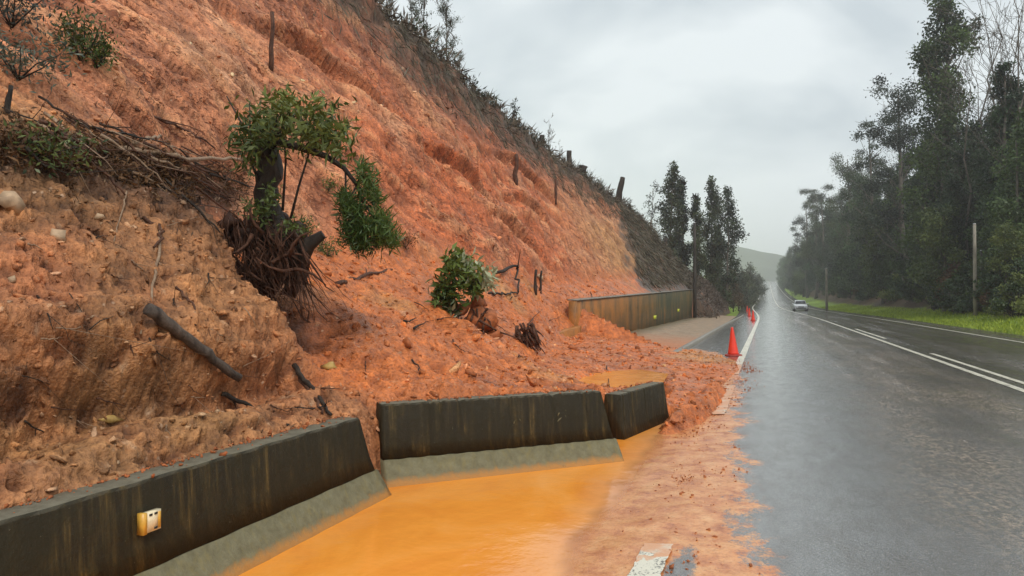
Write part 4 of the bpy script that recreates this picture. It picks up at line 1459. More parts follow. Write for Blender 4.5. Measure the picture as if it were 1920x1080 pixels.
for i in range(900):
    y = rg.uniform(16, 72)
    p = np.array(ridge_pt(y, rg.uniform(-0.2, 0.8)))
    if perlin(np.array([[y * 0.35, 0.5, 0.5]]))[0] < -0.05:
        continue
    C = p + rg.normal(size=(7, 3)) * np.array([0.2, 0.25, 0.15]) + np.array([0, 0, 0.2])
    fr.leaves(C, 0.28, 0.07, rg, -0.3)
tag(fr.build("ridge_shrubbery", M["leaf_gum"]), "low green scrub growing along the crest of the cut slope", "scrub", None, "stuff")


# ------------------------------------------------------------------ trees
def make_tree(name, H, r0, clumps, leaf, nleaf, leafmat, bark, seed, limbs=True, lean=(0, 0), twig=0, trunk_top=0.95, droop=0.2, tri=1.0):
    """clumps: (height fraction, offset x, offset y, radius, flattening)"""
    rng = np.random.default_rng(seed)
    root = empty(name)
    tk = MB()
    zz = np.linspace(0, H * trunk_top, 12)
    tx = lean[0] * (zz / H) ** 1.5 * H + np.cumsum(rng.normal(size=12)) * 0.004 * H
    ty = lean[1] * (zz / H) ** 1.5 * H + np.cumsum(rng.normal(size=12)) * 0.004 * H
    tx -= tx[0]
    ty -= ty[0]
    P = np.stack([tx, ty, zz - 0.4], 1)
    tk.tube(P, np.interp(zz / H, [0, 0.05, 0.5, 1], [r0 * 1.35, r0, r0 * 0.6, r0 * 0.12]), 8, 0.5, 0.06)
    f = MB()
    tot = sum(c[3] ** 2 for c in clumps)
    for (hf, ox, oy, cr, fl) in clumps:
        q = np.array([np.interp(hf * H, zz, tx) + ox, np.interp(hf * H, zz, ty) + oy, hf * H])
        if limbs:
            k0 = max(hf * H - math.hypot(ox, oy) * 0.9 - 0.5, H * 0.12)
            s = np.array([np.interp(k0, zz, tx), np.interp(k0, zz, ty), k0 - 0.4])
            mid = (s + q) / 2 + rng.normal(size=3) * 0.05 * math.hypot(ox, oy)
            rl_ = max(r0 * 0.28 * (1 - hf * 0.6), 0.03)
            tk.tube([s, mid, q], [rl_, rl_ * 0.7, rl_ * 0.25], 5)
        n = int(nleaf * cr ** 2 / tot)
        d = rng.normal(size=(n, 3))
        d /= np.linalg.norm(d, axis=1)[:, None]
        rad = cr * rng.uniform(0.15, 1.0, (n, 1)) ** 0.55 * (1 + 0.25 * rng.normal(size=(n, 1)))
        C = q + d * rad * np.array([1, 1, fl])
        f.leaves(C, leaf[0], leaf[1], rng, droop, rng.uniform(0.0, 0.85))
        for _ in range(twig):
            e = rng.normal(size=3)
            e[2] = abs(e[2]) * 1.2 + 0.3
            e /= np.linalg.norm(e)
            L = cr * rng.uniform(0.8, 1.7)
            tk.tube([q, q + e * L * 0.5 + rng.normal(size=3) * 0.1, q + e * L], [0.05, 0.035, 0.012], 4)
    tk.build("trunk", M[bark], root, True)
    if f.n:
        f.build("crown", M[leafmat], root)
    return root


def gum_clumps(seed, H, spread, n, h0=0.35, top=0.98, r=(0.9, 1.7), fl=0.65, taper=0.5):
    rng = np.random.default_rng(seed)
    out = []
    for i in range(n):
        h = h0 + (top - h0) * ((i + rng.uniform(0, 1)) / n)
        sp = spread * (1 - taper * ((h - h0) / (top - h0)) ** 1.3)
        a = rng.uniform(0, 6.28)
        d = sp * math.sqrt(rng.uniform(0.05, 1))
        out.append((h, d * math.cos(a), d * math.sin(a), rng.uniform(*r), fl * rng.uniform(0.8, 1.3)))
    return out


def column_clumps(seed, H, wfun, n, r, fl=0.9, h0=0.06):
    rng = np.random.default_rng(seed)
    out = []
    for i in range(n):
        h = h0 + (0.99 - h0) * ((i + rng.uniform(0, 1)) / n)
        w = wfun(h)
        a = rng.uniform(0, 6.28)
        d = max(w - r * 0.6, 0.1) * math.sqrt(rng.uniform(0, 1))
        out.append((h, d * math.cos(a), d * math.sin(a), r * rng.uniform(0.6, 1.2) * (0.5 + 0.5 * min(1, w / 3)), fl))
    return out


def bare_tree(name, H, r0, seed, bark="bark_grey", levels=3):
    rng = np.random.default_rng(seed)
    root = empty(name)
    tk = MB()
    P = np.array([(0, 0, -0.3)] + [(rng.normal() * 0.02 * H * t, rng.normal() * 0.02 * H * t, H * t) for t in np.linspace(0.15, 1, 7)])
    tk.tube(P, np.linspace(r0, r0 * 0.12, 8), 7, 0.5, 0.06)

    def grow(p, d, L, r, lv):
        q1 = p + d * L * 0.5 + rng.normal(size=3) * L * 0.05
        q2 = q1 + (d + np.array([0, 0, 0.25])) * L * 0.5 + rng.normal(size=3) * L * 0.05
        tk.tube([p, q1, q2], [r, r * 0.7, max(r * 0.3, 0.012)], 4)
        if lv:
            for _ in range(3):
                b = p + (q2 - p) * rng.uniform(0.35, 1)
                e = d + rng.normal(size=3) * 0.55
                e[2] += 0.25
                e /= np.linalg.norm(e)
                grow(b, e, L * rng.uniform(0.4, 0.65), max(r * 0.5, 0.018), lv - 1)
    for k in range(13):
        t = rng.uniform(0.35, 0.98)
        p = np.array([np.interp(t * 7, range(8), P[:, i]) for i in range(3)])
        a = rng.uniform(0, 6.28)
        d = np.array([math.cos(a), math.sin(a), rng.uniform(0.5, 1.3)])
        d /= np.linalg.norm(d)
        grow(p, d, H * rng.uniform(0.10, 0.2), r0 * 0.35 * (1.1 - t), levels - 1)
    tk.build("trunk", M[bark], root, True)
    return root


def place(root, x, y, z=None, rz=0.0, s=1.0, label=None, cat="tree", group=None):
    if z is None:
        rx = x - float(road_dx(y))
        z = float(road_z(y)) - 0.42 + float(np.interp(rx, [10.2, 10.5, 12.5, 14.5, 17.0, 21, 45], [0, 0.38, 0.55, 1.0, 2.6, 3.2, 7])) if rx > 0 else \
            float(road_z(y)) - 0.42 + float(np.interp(-rx, [3.4, 4.5, 7, 12, 60], [0, 0.30, 0.5, 0.8, 6])) * float(sstep(60, 80, y))
    root.location = (x, y, z)
    root.rotation_euler = (0, 0, rz)
    root.scale = (s, s, s)
    return tag(root, label, cat, group)


FG = "trees of the forest edge right of the road"


def big_w(h):
    return float(np.interp(h, [0, 0.15, 0.35, 0.55, 0.62, 0.72, 0.8, 0.9, 1.0], [4.2, 4.6, 4.0, 3.4, 3.0, 2.7, 2.9, 2.2, 0.6]))


def spot(px, x):
    d = ray(px, 563)
    t = x / d.x
    return x, d.y * t


# the tall ivy-clad tree
cl = column_clumps(3, 29, big_w, 90, 1.35)
cl += [(0.90, 3.6, 1.2, 0.8, 0.8), (0.86, 2.9, 1.0, 0.9, 0.8), (0.93, 4.3, 1.4, 0.6, 0.8), (0.79, -3.4, -1.0, 0.9, 0.7), (0.81, -2.6, -.8, 0.8, 0.7), (0.97, -1.0, 0, 0.9, 1.1), (0.99, 0.6, 0, 0.6, 1.0)]
t_big = make_tree("ivy_clad_tree", 29.5, 0.55, cl, (0.34, 0.22), 19000, "leaf_ivy", "bark_grey", 5, True, (0, 0), 1)
x, y = spot(1775, 16.5)
place(t_big, x, y, None, 0.4, 1.0, "tallest tree right of the road, clothed in dark ivy to its forked top", "tree", FG)

gum_a = make_tree("gum_tree", 29, 0.42, gum_clumps(11, 29, 5.2, 34, 0.22, 0.98, (1.0, 2.0), 0.7), (0.30, 0.17), 12000, "leaf_gum", "bark_grey", 12, True, (0.02, 0.0), 1)
gum_b = make_tree("gum_tree", 27, 0.36, gum_clumps(23, 27, 4.4, 26, 0.30, 0.98, (0.9, 1.7), 0.62, 0.3), (0.30, 0.16), 8500, "leaf_gum", "bark_grey", 22, True, (-0.03, 0.02), 2)
ever_a = make_tree("evergreen_tree", 22, 0.4, column_clumps(31, 22, lambda h: 5.0 * (1 - h) ** 0.6 + 0.5, 60, 1.7), (0.36, 0.24), 14000, "leaf_dark", "bark_dark", 32)
ever_b = make_tree("evergreen_tree", 17, 0.35, column_clumps(41, 17, lambda h: 4.2 * (1 - h ** 2.2) ** 0.8 + 0.5, 46, 1.5), (0.34, 0.22), 11000, "leaf_ivy", "bark_dark", 42)
ever_c = make_tree("broadleaf_tree", 14, 0.22, gum_clumps(71, 14, 3.4, 26, 0.2, 0.98, (1.0, 1.7), 0.75, 0.5), (0.36, 0.24), 6500, "leaf_mid", "bark_grey", 72)
ivy_col = make_tree("ivy_clad_tree", 18, 0.3, column_clumps(51, 18, lambda h: float(np.interp(h, [0, .5, .8, .9, 1], [1.6, 1.0, 1.1, 1.5, .5])), 40, 0.8), (0.28, 0.18), 6500, "leaf_dark", "bark_grey", 52, True, (0, 0), 1)
bare_a = bare_tree("bare_tree", 26, 0.15, 61)
bare_b = bare_tree("bare_tree", 22, 0.12, 62)

used = set()
def put(proto, px, xx, s=1.0, rz=None, label=None, z=None):
    if proto.name in used:
        o = copy_tree(proto)
    else:
        o = proto
        used.add(proto.name)
    x, y = spot(px, xx)
    return place(o, x, y, z, random.uniform(0, 6.28) if rz is None else rz, s, label, "tree", FG)


put(gum_a, 1700, 15.8, 0.93, None, "tall open gum tree with rounded leaf clumps just left of the tallest ivy-clad tree")
put(gum_b, 1640, 15.2, 0.98, None, "open gum tree with puffs of leaves, stepped below its taller right neighbour")
put(gum_a, 1592, 15.2, 0.98, None, "broad gum tree near the left shoulder of the forest edge")
put(gum_b, 1548, 14.5, 1.05, None, "outermost gum tree leaning over the road gap at the left end of the near forest")
put(ivy_col, 1888, 17.5, 1.0, 0.5, "slim dark ivy column tree standing among bare trees near the right frame edge")
put(bare_a, 1850, 19, 1.05, None, "tall bare leafless tree just right of the tallest ivy-clad tree")
put(bare_b, 1903, 18, 1.12, None, "pale leafless tree with spreading twigs at the right frame edge")
put(bare_a, 1925, 21, 1.0, None, "leafless tree half out of frame at the right edge")
put(bare_b, 1830, 21, 1.15, None, "thin leafless tree behind the tallest ivy-clad tree")
put(bare_b, 1702, 19, 1.25, None, "thin leafless top showing between the tallest tree and the gum beside it")
put(ever_b, 1930, 17.5, 0.75, None, "dark bushy evergreen cut by the right frame edge")
DEN = "dense dark evergreen filling the forest edge below the gum tops"
MID = "bushy ivy-green evergreen filling the forest edge below the gum tops"
for px, xx, s in ((1845, 18.0, 0.55), (1790, 15.2, 0.5), (1690, 16.5, 0.75), (1650, 16.0, 0.66), (1615, 15.8, 0.95), (1580, 15.2, 0.8), (1555, 15.5, 1.0), (1535, 14.5, 0.95), (1520, 14.2, 0.9)):
    put(ever_a, px, xx, s, None, DEN)
for px, xx, s in ((1870, 16.2, 0.42), (1820, 17.5, 0.6), (1760, 17.0, 0.7), (1715, 17.5, 0.85), (1670, 17.0, 0.8), (1630, 17.0, 1.1), (1600, 17.0, 1.15), (1568, 16.5, 1.1), (1940, 19, 0.8)):
    put(ever_b, px, xx, s, None, MID)
for px, xx, s in ((1722, 15.5, 0.62), (1752, 16.5, 0.80), (1805, 17.0, 0.62), (1868, 19.0, 0.72), (1895, 18.0, 0.68), (1915, 19.5, 0.75), (1832, 19.5, 0.75), (1675, 15.2, 0.72), (1632, 15.4, 0.8)):
    put(ever_a, px, xx, s, None, DEN)
for px, xx, s, lab in ((1655, 14.2, 0.9, "yellow-green broadleaf tree low in the forest edge below the stepped gum"), (1770, 14.0, 0.62, "yellow-green broadleaf tree in front of the tallest ivy-clad tree's trunk"), (1885, 15.0, 0.4, "small bright broadleaf tree right of the pale roadside pole")):
    put(ever_c, px, xx, s, None, lab)
for px, xx, s in ((1815, 16.0, 0.8), (1875, 18.5, 0.95), (1912, 17.0, 0.8)):
    put(bare_a, px, xx, s, None, "thin leafless tree among the dark evergreens of the forest edge")
for px, xx, s, lab in ((1530, 12.6, 1.12, "right one of two hazy tall gums at the left end of the near forest"), (1514, 11.6, 1.12, "left one of two hazy tall gums at the left end of the near forest")):
    put(gum_b, px, xx, s, None, lab)
BACK = "gum tree standing in the second row of the forest right of the road"
for px, xx, s in ((1665, 22, 0.95), (1725, 24, 1.0), (1610, 20, 1.0), (1800, 26, 0.75), (1880, 28, 0.7), (1575, 19, 1.0)):
    put(gum_b if xx > 21 else gum_a, px, xx, s, None, BACK)
FAR = "hazy evergreen in the far tree row right of the road"
for y_, x_, s in ((250, 13.0, 0.85), (275, 15.5, 1.05), (305, 12.6, 0.8), (335, 15, 1.0), (370, 12.5, 0.95), (410, 12.8, 1.1), (455, 12.0, 1.0), (510, 12.5, 1.1), (580, 12, 1.1), (350, 20, 1.2), (430, 19, 1.3)):
    o = copy_tree(ever_a if s < 1.0 else ever_b)
    place(o, x_ - 1.9, y_, float(road_z(y_)) - 0.2, random.uniform(0, 6.28), s, FAR, "tree", "far tree row right of the road")

# shrubs at the forest foot
shr = [make_tree("shrub", 2.6, 0.07, column_clumps(100 + i, 2.6, lambda h: 1.5 * (1 - h ** 3) + 0.2, 16, 0.7, 0.8, 0.1), (0.22, 0.13), 2000, m, "bark_dark", 110 + i)
       for i, m in enumerate(("leaf_dark", "leaf_mid", "leaf_ivy", "leaf_rust"))]
shr_first = [True] * 4
SL = ["dark green shrub at the foot of the forest beside the grass verge", "yellow-green shrub at the foot of the forest beside the grass verge",
      "ivy-green shrub at the foot of the forest beside the grass verge", "rust-brown shrub at the foot of the forest beside the grass verge"]
rs = np.random.default_rng(55)
px = 1935.0
k = 0
while px > 1512:
    i = [0, 2, 1, 2, 0, 3, 2, 1][k % 8]
    o = shr[i] if shr_first[i] else copy_tree(shr[i])
    shr_first[i] = False
    x, y = spot(px, 14.3 + rs.uniform(-0.3, 1.6))
    place(o, x, y, None, rs.uniform(0, 6.28), rs.uniform(0.75, 1.4), SL[i], "shrub", "shrubs at the forest foot")
    px -= rs.uniform(8, 15)
    k += 1

# ------------------------------------------------------------------ left far trees and bank
pop = [make_tree("slender_gum_tree", 18, 0.2, column_clumps(200 + i, 18, lambda h, q=q: float(np.interp(h, [0, .2, .5, .8, 1], [0.8, 1.3 * q, 1.6 * q, 1.3 * q, .4])), 52, 1.0, 1.2), (0.34, 0.19), 7000, "leaf_gum", "bark_grey", 210 + i)
       for i, q in enumerate((1.25, 1.0, 1.75))]
thin_t = make_tree("slender_gum_tree", 15, 0.13, gum_clumps(241, 15, 1.0, 14, 0.35, 0.98, (0.4, 0.8), 0.9, 0.4), (0.25, 0.12), 900, "leaf_grey", "bark_grey", 242, True, (0, 0), 1)
PG = "slender trees behind the end of the cut slope"
def place_px(o, px, py_top, D, H, label, group):
    b = at(px, 563, D)
    top = at(px, py_top, D)
    zb = 0.6
    s = (top.z - zb) / H
    o.location = (b.x, b.y, zb)
    o.scale = (s, s, s)
    o.rotation_euler = (0, 0, px)
    return tag(o, label, "tree", group)
place_px(pop[0], 1258, 303, 88, 18, "tallest slender dark tree of the clump behind the end of the slope", PG)
place_px(pop[1], 1283, 333, 92, 18, "narrow dark tree directly right of the tallest slender one", PG)
place_px(copy_tree(pop[1]), 1309, 364, 90, 18, "shortest narrow tree in the middle of the slender clump", PG)
place_px(copy_tree(pop[0]), 1332, 331, 95, 18, "slender tree left of the broad one in the clump", PG)
place_px(pop[2], 1363, 350, 98, 18, "broadest dark tree at the road side of the slender clump", PG)
place_px(thin_t, 1218, 338, 80, 15, "sparse grey sapling tree left of the slender dark clump", PG)
place_px(copy_tree(pop[2]), 1345, 420, 104, 18, "bushy lower tree behind the broad one in the clump", PG)
place_px(copy_tree(pop[2]), 1268, 430, 100, 18, "short bushy tree behind the foot of the tallest slender tree", PG)

gs = [make_tree("roadside_bush", 5.0, 0.1, column_clumps(300 + i, 5, lambda h: 2.2 * (1 - h ** 2.5) + 0.2, 22, 1.0, 0.8, 0.08), (0.26, 0.12), 2300, m, "bark_grey", 310 + i, True, (0, 0), 2)
      for i, m in enumerate(("leaf_grey", "leaf_gum", "leaf_brown"))]
first = [True] * 3
GL = ["grey-green bush on the left verge beyond the slope", "dark green bush on the left verge beyond the slope", "brown leafless-looking bush on the left verge beyond the slope"]
for k, (px, D, s) in enumerate(((1385, 112, 1.1), (1375, 100, 0.8), (1398, 130, 1.25), (1405, 150, 1.35), (1413, 180, 1.4), (1390, 150, 1.4), (1372, 140, 1.4), (1352, 125, 1.2), (1335, 120, 1.0), (1316, 112, 0.9), (1420, 220, 1.4), (1422, 270, 1.6), (1408, 240, 2.2), (1340, 118, 0.9), (1362, 122, 0.8), (1298, 110, 1.1), (1398, 118, 0.6))):
    i = [0, 2, 0, 1, 0, 1, 2, 1][k % 8]
    o = gs[i] if first[i] else copy_tree(gs[i])
    first[i] = False
    b = at(px, 563, D)
    o.location = (b.x, b.y, float(road_z(b.y)) + 0.2)
    o.scale = (s, s, s)
    o.rotation_euler = (0, 0, k * 1.3)
    tag(o, GL[i], "bush", "bushes on the left verge beyond the slope")

# brown fern bank between the wall's end and the road
fb = MB()
for i in range(2600):
    y = rg.uniform(61, 96)
    x = -rg.uniform(4.2 + 0.02 * (y - 61), 9.5)
    p = drop(x, y, 0.1)
    fb.leaves(np.array(p) + rg.normal(size=(3, 3)) * 0.15 + np.array([0, 0, 0.1]), 0.5, 0.07, rg, -0.2)
tag(fb.build("dead_undergrowth", M["leaf_brown"]), "matted dead ferns and brush on the bank past the wall", "undergrowth", None, "stuff")

# ridge trees (slender gums at the top of the frame), saplings and stumps on the crest
rt_a = make_tree("ridge_gum_tree", 6.4, 0.075, gum_clumps(401, 6.4, 1.05, 30, 0.15, 0.98, (0.28, 0.6), 0.8, 0.3), (0.15, 0.05), 2600, "leaf_grey", "bark_grey", 402, True, (0.02, 0), 1)
rt_b = make_tree("ridge_gum_tree", 5.4, 0.06, gum_clumps(411, 5.4, 0.75, 20, 0.25, 0.98, (0.25, 0.5), 0.8, 0.3), (0.15, 0.05), 1200, "leaf_grey", "bark_grey", 412, True, (-0.03, 0), 1)
sap = make_tree("sapling", 2.2, 0.03, gum_clumps(421, 2.2, 0.35, 9, 0.3, 0.98, (0.14, 0.28), 0.9, 0.3), (0.16, 0.06), 170, "leaf_gum", "bark_dark", 422, True, (0, 0), 1)


def on_ridge(px):
    """crest point seen in column px"""
    best = None
    for y in np.arange(12, 72, 0.4):
        p = ridge_pt(y, 0.15)
        v = CM.transposed() @ (p - CO)
        x = W0 / 2 + FPX * v.x / -v.z
        if best is None or abs(x - px) < best[0]:
            best = (abs(x - px), p, -v.z)
    return best[1], best[2]


def crest_tree(o, px, hpx, H, label, rz, group="growth on the crest of the cut slope", cat="tree"):
    p, D = on_ridge(px)
    s = hpx / FPX * D / H
    o.location = p - Vector((0, 0, 0.1))
    o.scale = (s, s, s)
    o.rotation_euler = (0, 0, rz)
    tag(o, label, cat, group)


crest_tree(rt_a, 838, 150, 6.4, "larger leafy gum tree on the crest, right one of the pair", 0.6)
crest_tree(rt_b, 797, 150, 5.4, "thinner gum tree on the crest, left one of the pair", 1.9)
crest_tree(copy_tree(rt_b), 725, 75, 5.4, "small sparse gum at the top of the frame where the crest leaves it", 4.0)
crest_tree(copy_tree(rt_a), 860, 70, 6.4, "short leafy gum right of the larger pair on the crest", 2.7)
crest_tree(copy_tree(rt_b), 765, 90, 5.4, "wispy gum left of the pair on the crest", 5.2)
crest_tree(sap, 893, 48, 2.2, "bushy sapling on the crest just right of the gum trees", 0.0)
crest_tree(copy_tree(sap), 965, 60, 2.2, "thin upright sapling midway down the crest line", 1.0)
crest_tree(copy_tree(sap), 980, 32, 2.2, "low leafy sapling beside the upright one on the crest", 2.0)
crest_tree(copy_tree(sap), 912, 30, 2.2, "tiny sapling between the gums and the thin upright sapling", 3.4)
crest_tree(copy_tree(sap), 1180, 30, 2.2, "small sapling at the lower end of the crest near the tilted stump", 4.1)
crest_tree(copy_tree(sap), 1125, 26, 2.2, "small sapling on the crest left of the tilted stump", 2.4)
crest_bare = bare_tree("bare_sapling", 3.0, 0.035, 431, "bark_grey", 2)
crest_tree(crest_bare, 1029, 75, 3.0, "bare leafless sapling standing on the crest", 0.3)
crest_tree(copy_tree(crest_bare), 1050, 45, 3.0, "smaller bare sapling right of the taller bare one on the crest", 1.3)
crest_tree(copy_tree(crest_bare), 935, 40, 3.0, "bare twiggy sapling left of the thin upright sapling", 2.3)
for px, hpx, r, lean, lab in ((1018, 22, 0.16, 0, "short dark stump left of the bare sapling on the crest"), (1067, 26, 0.17, 0, "upright dark stump on the crest right of the bare saplings"),
                              (1091, 16, 0.30, 3, "thick low stump on the crest in the middle of three"), (1158, 40, 0.22, 9, "tall tilted dark stump near the lower end of the crest"),
                              (1247, 22, 0.2, 2, "small dark stump on the last drop of the crest")):
    p, D = on_ridge(px)
    mb = MB()
    h = hpx / FPX * D + 0.3
    ln = lean / FPX * D
    mb.tube([(0, 0, -0.3), (ln * 0.3, 0, h * 0.4), (ln * 0.7, ln * 0.2, h * 0.75), (ln, ln * 0.3, h)], [r * 1.3, r, r * 0.9, r * 0.85], 9, 0.5, 0.2)
    o = mb.build("tree_stump", M["bark_dark"], None, True)
    o.location = p
    tag(o, lab, "stump", "stumps on the crest")

# ------------------------------------------------------------------ poles
def pole(px, py0, py1, D, r, mat, label, arm=False):
    a, b = at(px, py1, D), at(px, py0, D)
    root = empty("utility_pole", a)
    h = b.z - a.z
    mb = MB()
    mb.tube([(0, 0, -0.8), (0.0, 0, h * 0.35), (0.0, 0.02, h * 0.7), (0.0, 0.0, h)], [r * 1.15, r, r * 0.9, r * 0.78], 12, 0.5, 0.03)
    mb.build("shaft", M[mat], root, True)
    c = MB()
    c.tube([(0, 0, h), (0, 0, h + 0.05)], [r * 0.85, r * 0.7], 10)
    c.build("cap", M["chrome"], root)
    return tag(root, label, "pole", "utility poles")


pole(1829, 420, 593, 50, 0.125, "pole", "pale timber pole on the grass verge before the tall ivy-clad tree")
pole(1841, 470, 588, 53, 0.085, "pole_dark", "darker slim pole just behind the pale pole on the right verge")
pole(1550, 503, 572, 100, 0.16, "pole", "pale pole far along the right verge before the dark forest")
pole(1303, 418, 590, 58, 0.13, "pole_dark", "dark timber pole at the far end of the retaining wall")

# ------------------------------------------------------------------ cones
def cone(loc, s=1.0, rz=0.0):
    root = empty("traffic_cone", loc)
    b = MB()
    rings = []
    for z, q in ((0, 0.20), (0.02, 0.205), (0.035, 0.195), (0.045, 0.16)):
        rings.append([(q * math.copysign(min(1, abs(math.cos(a)) * 1.25), math.cos(a)), q * math.copysign(min(1, abs(math.sin(a)) * 1.25), math.sin(a)), z) for a in np.arange(16) * math.pi / 8])
    b.loft(rings)
    b.build("base", M["cone_base"], root)
    c = MB()
    prof = [(0.04, 0.150), (0.09, 0.135), (0.12, 0.128), (0.40, 0.082), (0.70, 0.036), (0.745, 0.030), (0.75, 0.022), (0.72, 0.018)]
    c.loft([[(r * math.cos(a), r * math.sin(a), z) for a in np.arange(24) * math.pi / 12] for z, r in prof])
    c.build("cone_body", M["cone"], root, True)
    root.scale = (s, s, s)
    root.rotation_euler = (0, 0, rz)
    return root


def on_road(px, py):
    d = ray(px, py)
    t = -CO.z / d.z
    return CO + d * t


p = on_road(1375, 667)
c1 = cone((p.x, p.y, 0.0), 1.03, 0.3)
c1.rotation_euler = (0.0, -0.04, 0.3)
tag(c1, "nearest red traffic cone, standing at the mud's edge by the shoulder", "traffic cone", "traffic cones along the shoulder")
for px, py, lab in ((1412, 602, "second red traffic cone, on the shoulder beyond the nearest one"), (1405, 593, "red traffic cone near the kerb, left of its far neighbour"), (1401, 584, "smallest and farthest red traffic cone on the shoulder")):
    c = copy_tree(c1)
    p = on_road(px, py)
    c.location = (p.x, p.y, 0.0)
    c.rotation_euler = (0, 0, px)
    tag(c, lab)

# ------------------------------------------------------------------ oncoming car
def car(loc, rz):
    root = empty("car", loc)
    # local: +x right, -y is the front (towards the camera)
    b = MB()
    st = [(-2.1, 0.70, 0.32, 0.66), (-2.0, 0.80, 0.24, 0.76), (-1.3, 0.86, 0.2, 0.90), (-0.7, 0.87, 0.2, 0.97), (1.2, 0.87, 0.2, 0.99), (1.9, 0.84, 0.24, 0.97), (2.05, 0.76, 0.34, 0.88)]
    b.loft([[(-w, y, z0 + 0.12), (-w * 0.93, y, z0), (w * 0.93, y, z0), (w, y, z0 + 0.12), (w, y, z1 - 0.14), (w * 0.9, y, z1), (-w * 0.9, y, z1), (-w, y, z1 - 0.14)] for y, w, z0, z1 in st])
    b.build("body", M["car_white"], root, True)
    c = MB()
    c.loft([[(-w, y, 0.93), (w, y, 0.93), (w * t, y + dy, z), (-w * t, y + dy, z)] for y, dy, w, t, z in ((-0.85, 0.55, 0.78, 0.82, 1.40), (0.2, 0, 0.80, 0.80, 1.48), (1.5, -0.35, 0.78, 0.8, 1.42))])
    c.build("cabin", M["car_white"], root)
    g = MB()
    g.add([(-0.68, -0.86, 0.99), (0.68, -0.86, 0.99), (0.56, -0.42, 1.36), (-0.56, -0.42, 1.36)], [(0, 1, 2, 3)])
    V = np.array(g.V[0])
    g = MB()
    g.loft([V + np.array([0, -0.012, 0.012]), V + np.array([0, -0.045, 0.03])])
    g.build("windscreen", M["glass_dark"], root)
    for s in (-1, 1):
        w = MB()
        w.loft([[(s * (0.785 + d), -0.4, 1.0), (s * (0.785 + d), 1.2, 1.0), (s * (0.67 + d), 0.95, 1.36), (s * (0.68 + d), -0.1, 1.36)] for d in (0.0, 0.02)])
        w.build("side_window", M["glass_dark"], root)
        h = MB()
        h.loft([[(s * 0.60 + 0.16 * math.cos(a), y, 0.64 + 0.075 * math.sin(a)) for a in np.arange(12) * math.pi / 6] for y in (-2.02, -2.12)])
        h.build("headlight", M["lamp"], root)
        m = MB()
        m.box((s * 0.98, -0.62, 1.02), (0.2, 0.1, 0.13))
        m.build("wing_mirror", M["car_white"], root)
        for y in (-1.35, 1.3):
            t = MB()
            t.loft([[(s * x, y + r * math.cos(a), 0.31 + r * math.sin(a)) for a in np.arange(20) * math.pi / 10] for x, r in ((0.68, 0.28), (0.70, 0.31), (0.87, 0.31), (0.89, 0.28))])
            w = t.build("wheel", M["black"], root, True)
            r_ = MB()
            r_.loft([[(s * x, y + r * math.cos(a), 0.31 + r * math.sin(a)) for a in np.arange(14) * math.pi / 7] for x, r in ((0.885, 0.19), (0.905, 0.17))])
            r_.build("rim", M["chrome"], w)
    gr = MB()
    gr.box((0, -2.095, 0.56), (0.75, 0.05, 0.12))
    gr.build("grille", M["black"], root)
    bp = MB()
    bp.box((0, -2.12, 0.38), (1.3, 0.06, 0.10))
    bp.build("bumper_vent", M["black"], root)
    root.rotation_euler = (0, 0, rz)
    return tag(root, "white car coming towards the camera down the wet road", "car")


yc = 88.0
xcar = at(1500, 563, 100.0)
car((xcar.x, xcar.y, float(road_surf_z(np.array([xcar.x]), np.array([xcar.y]))[0])), 0.03)

# ------------------------------------------------------------------ grass verge
gm = MB()
rgx = np.random.default_rng(66)
N = 26000
yy = 30 + 110 * rgx.uniform(0, 1, N) ** 1.4
rxx = rgx.uniform(10.25, 14.6, N)
xx = rxx + road_dx(yy)
zz = road_z(yy) - 0.42 + np.interp(rxx, [10.2, 10.5, 12.5, 14.5, 17.0], [0, 0.38, 0.55, 1.0, 2.6]) - 0.03
gm.leaves(np.stack([xx, yy, zz], 1), 0.24, 0.045, rgx, -1.6)
tag(gm.build("grass", M["grass"]), "bright green mown grass on the right verge", "grass", None, "stuff")

# ------------------------------------------------------------------ far hills
def hill_mesh(name, cx, cy, sx, sy, h, seed):
    n = 60
    X, Y = np.meshgrid(np.linspace(-1.6, 1.6, n), np.linspace(-1.6, 1.6, n), indexing="ij")
    r2 = X ** 2 + Y ** 2
    x, y = (cx + X * sx).ravel(), (cy + Y * sy).ravel()
    z = (h * np.exp(-r2 * 1.6)).ravel() * (1 + 0.35 * fbm(np.stack([x / 220, y / 220, x * 0 + seed], 1), 4)) - 2
    I = np.arange(n * n).reshape(n, n)
    F = np.stack([I[:-1, :-1], I[1:, :-1], I[1:, 1:], I[:-1, 1:]], -1).reshape(-1, 4)
    tag(link_mesh(name, np.stack([x, y, z], 1), [F], M["ground"], None, True, {"zone": np.tile([0.045, 0.06, 0.03], (n * n, 1))}), kind="structure")


hill_mesh("hill", -110, 1300, 420, 280, 92, 1)
hill_mesh("hill", 260, 1500, 500, 300, 80, 2)

# ------------------------------------------------------------------ haze
hz = MB()
hz.box((100, 900, 74), (3000, 2600, 156))
o = hz.build("haze", None)
hm = bpy.data.materials.new("haze_air")
hm.use_nodes = True
nt = hm.node_tree
for nd in list(nt.nodes):
    if nd.type != "OUTPUT_MATERIAL":
        nt.nodes.remove(nd)
pv = nt.nodes.new("ShaderNodeVolumePrincipled")
pv.inputs["Color"].default_value = (0.985, 0.995, 1.0, 1)
pv.inputs["Density"].default_value = 0.0007
pv.inputs["Anisotropy"].default_value = 0.2
nt.links.new(pv.outputs[0], [n for n in nt.nodes if n.type == "OUTPUT_MATERIAL"][0].inputs["Volume"])
o.data.materials.append(hm)
tag(o, "thin pale drizzle haze hanging over the road and valley", "haze", None, "stuff")

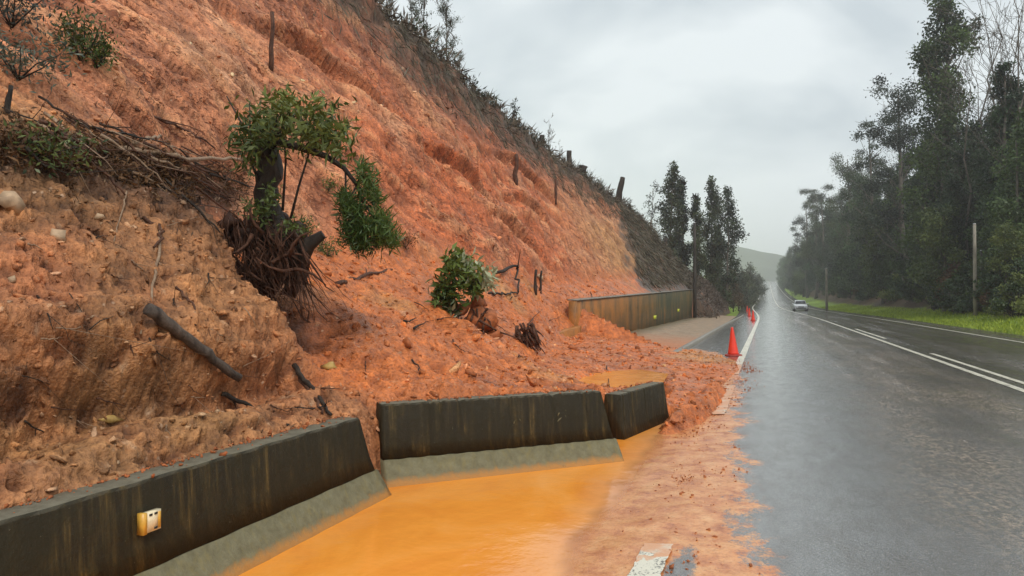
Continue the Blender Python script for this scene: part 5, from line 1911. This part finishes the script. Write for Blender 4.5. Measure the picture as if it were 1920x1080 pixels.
# ------------------------------------------------------------------ sky and light
SUN_EL, SUN_AZ = R(48), R(140)       # azimuth measured from +Y towards +X: behind and right of the camera
w = bpy.data.worlds.new("World")
scene.world = w
w.use_nodes = True
nt = w.node_tree
nt.nodes.clear()
out = nt.nodes.new("ShaderNodeOutputWorld")
sky = nt.nodes.new("ShaderNodeTexSky")
sky.sky_type = "NISHITA"
sky.sun_disc = False
sky.sun_elevation = SUN_EL
sky.sun_rotation = SUN_AZ
bg1 = nt.nodes.new("ShaderNodeBackground")
bg1.inputs["Strength"].default_value = 0.10
nt.links.new(sky.outputs[0], bg1.inputs["Color"])
tc = nt.nodes.new("ShaderNodeTexCoord")
mp = nt.nodes.new("ShaderNodeMapping")
mp.inputs["Scale"].default_value = (1.0, 1.0, 1.9)
mp.inputs["Location"].default_value = (0.37, 0.2, 0.1)
nt.links.new(tc.outputs["Generated"], mp.inputs["Vector"])
n1 = nt.nodes.new("ShaderNodeTexNoise")
n1.inputs["Scale"].default_value = 3.4
n1.inputs["Detail"].default_value = 4
n1.inputs["Roughness"].default_value = 0.5
n1.inputs["Distortion"].default_value = 0.35
nt.links.new(mp.outputs[0], n1.inputs["Vector"])
rp = nt.nodes.new("ShaderNodeValToRGB")
e = rp.color_ramp.elements
e[0].position, e[0].color = 0.38, (0.48, 0.535, 0.57, 1)
e[1].position, e[1].color = 0.58, (0.70, 0.745, 0.76, 1)
nt.links.new(n1.outputs["Fac"], rp.inputs["Fac"])
bg2 = nt.nodes.new("ShaderNodeBackground")
bg2.inputs["Strength"].default_value = 1.0
nt.links.new(rp.outputs[0], bg2.inputs["Color"])
mx = nt.nodes.new("ShaderNodeMixShader")
mx.inputs[0].default_value = 0.92
nt.links.new(bg1.outputs[0], mx.inputs[1])
nt.links.new(bg2.outputs[0], mx.inputs[2])
nt.links.new(mx.outputs[0], out.inputs["Surface"])

sl = bpy.data.lights.new("sun", "SUN")
sl.energy = 1.5
sl.angle = R(12)
sl.color = (1.0, 0.96, 0.90)
so = bpy.data.objects.new("sun", sl)
col.objects.link(so)
sd = Vector((math.sin(SUN_AZ) * math.cos(SUN_EL), math.cos(SUN_AZ) * math.cos(SUN_EL), math.sin(SUN_EL)))
so.rotation_euler = (-sd).to_track_quat("-Z", "Y").to_euler()

scene.view_settings.view_transform = "Standard"
scene.view_settings.look = "None"
scene.view_settings.gamma = 1
scene.view_settings.use_curve_mapping = False
scene.view_settings.exposure = 0.46
cy = scene.cycles
cy.use_denoising = True
cy.max_bounces = 6
cy.diffuse_bounces = 3
cy.glossy_bounces = 3
cy.transmission_bounces = 3
cy.volume_bounces = 3
cy.transparent_max_bounces = 8
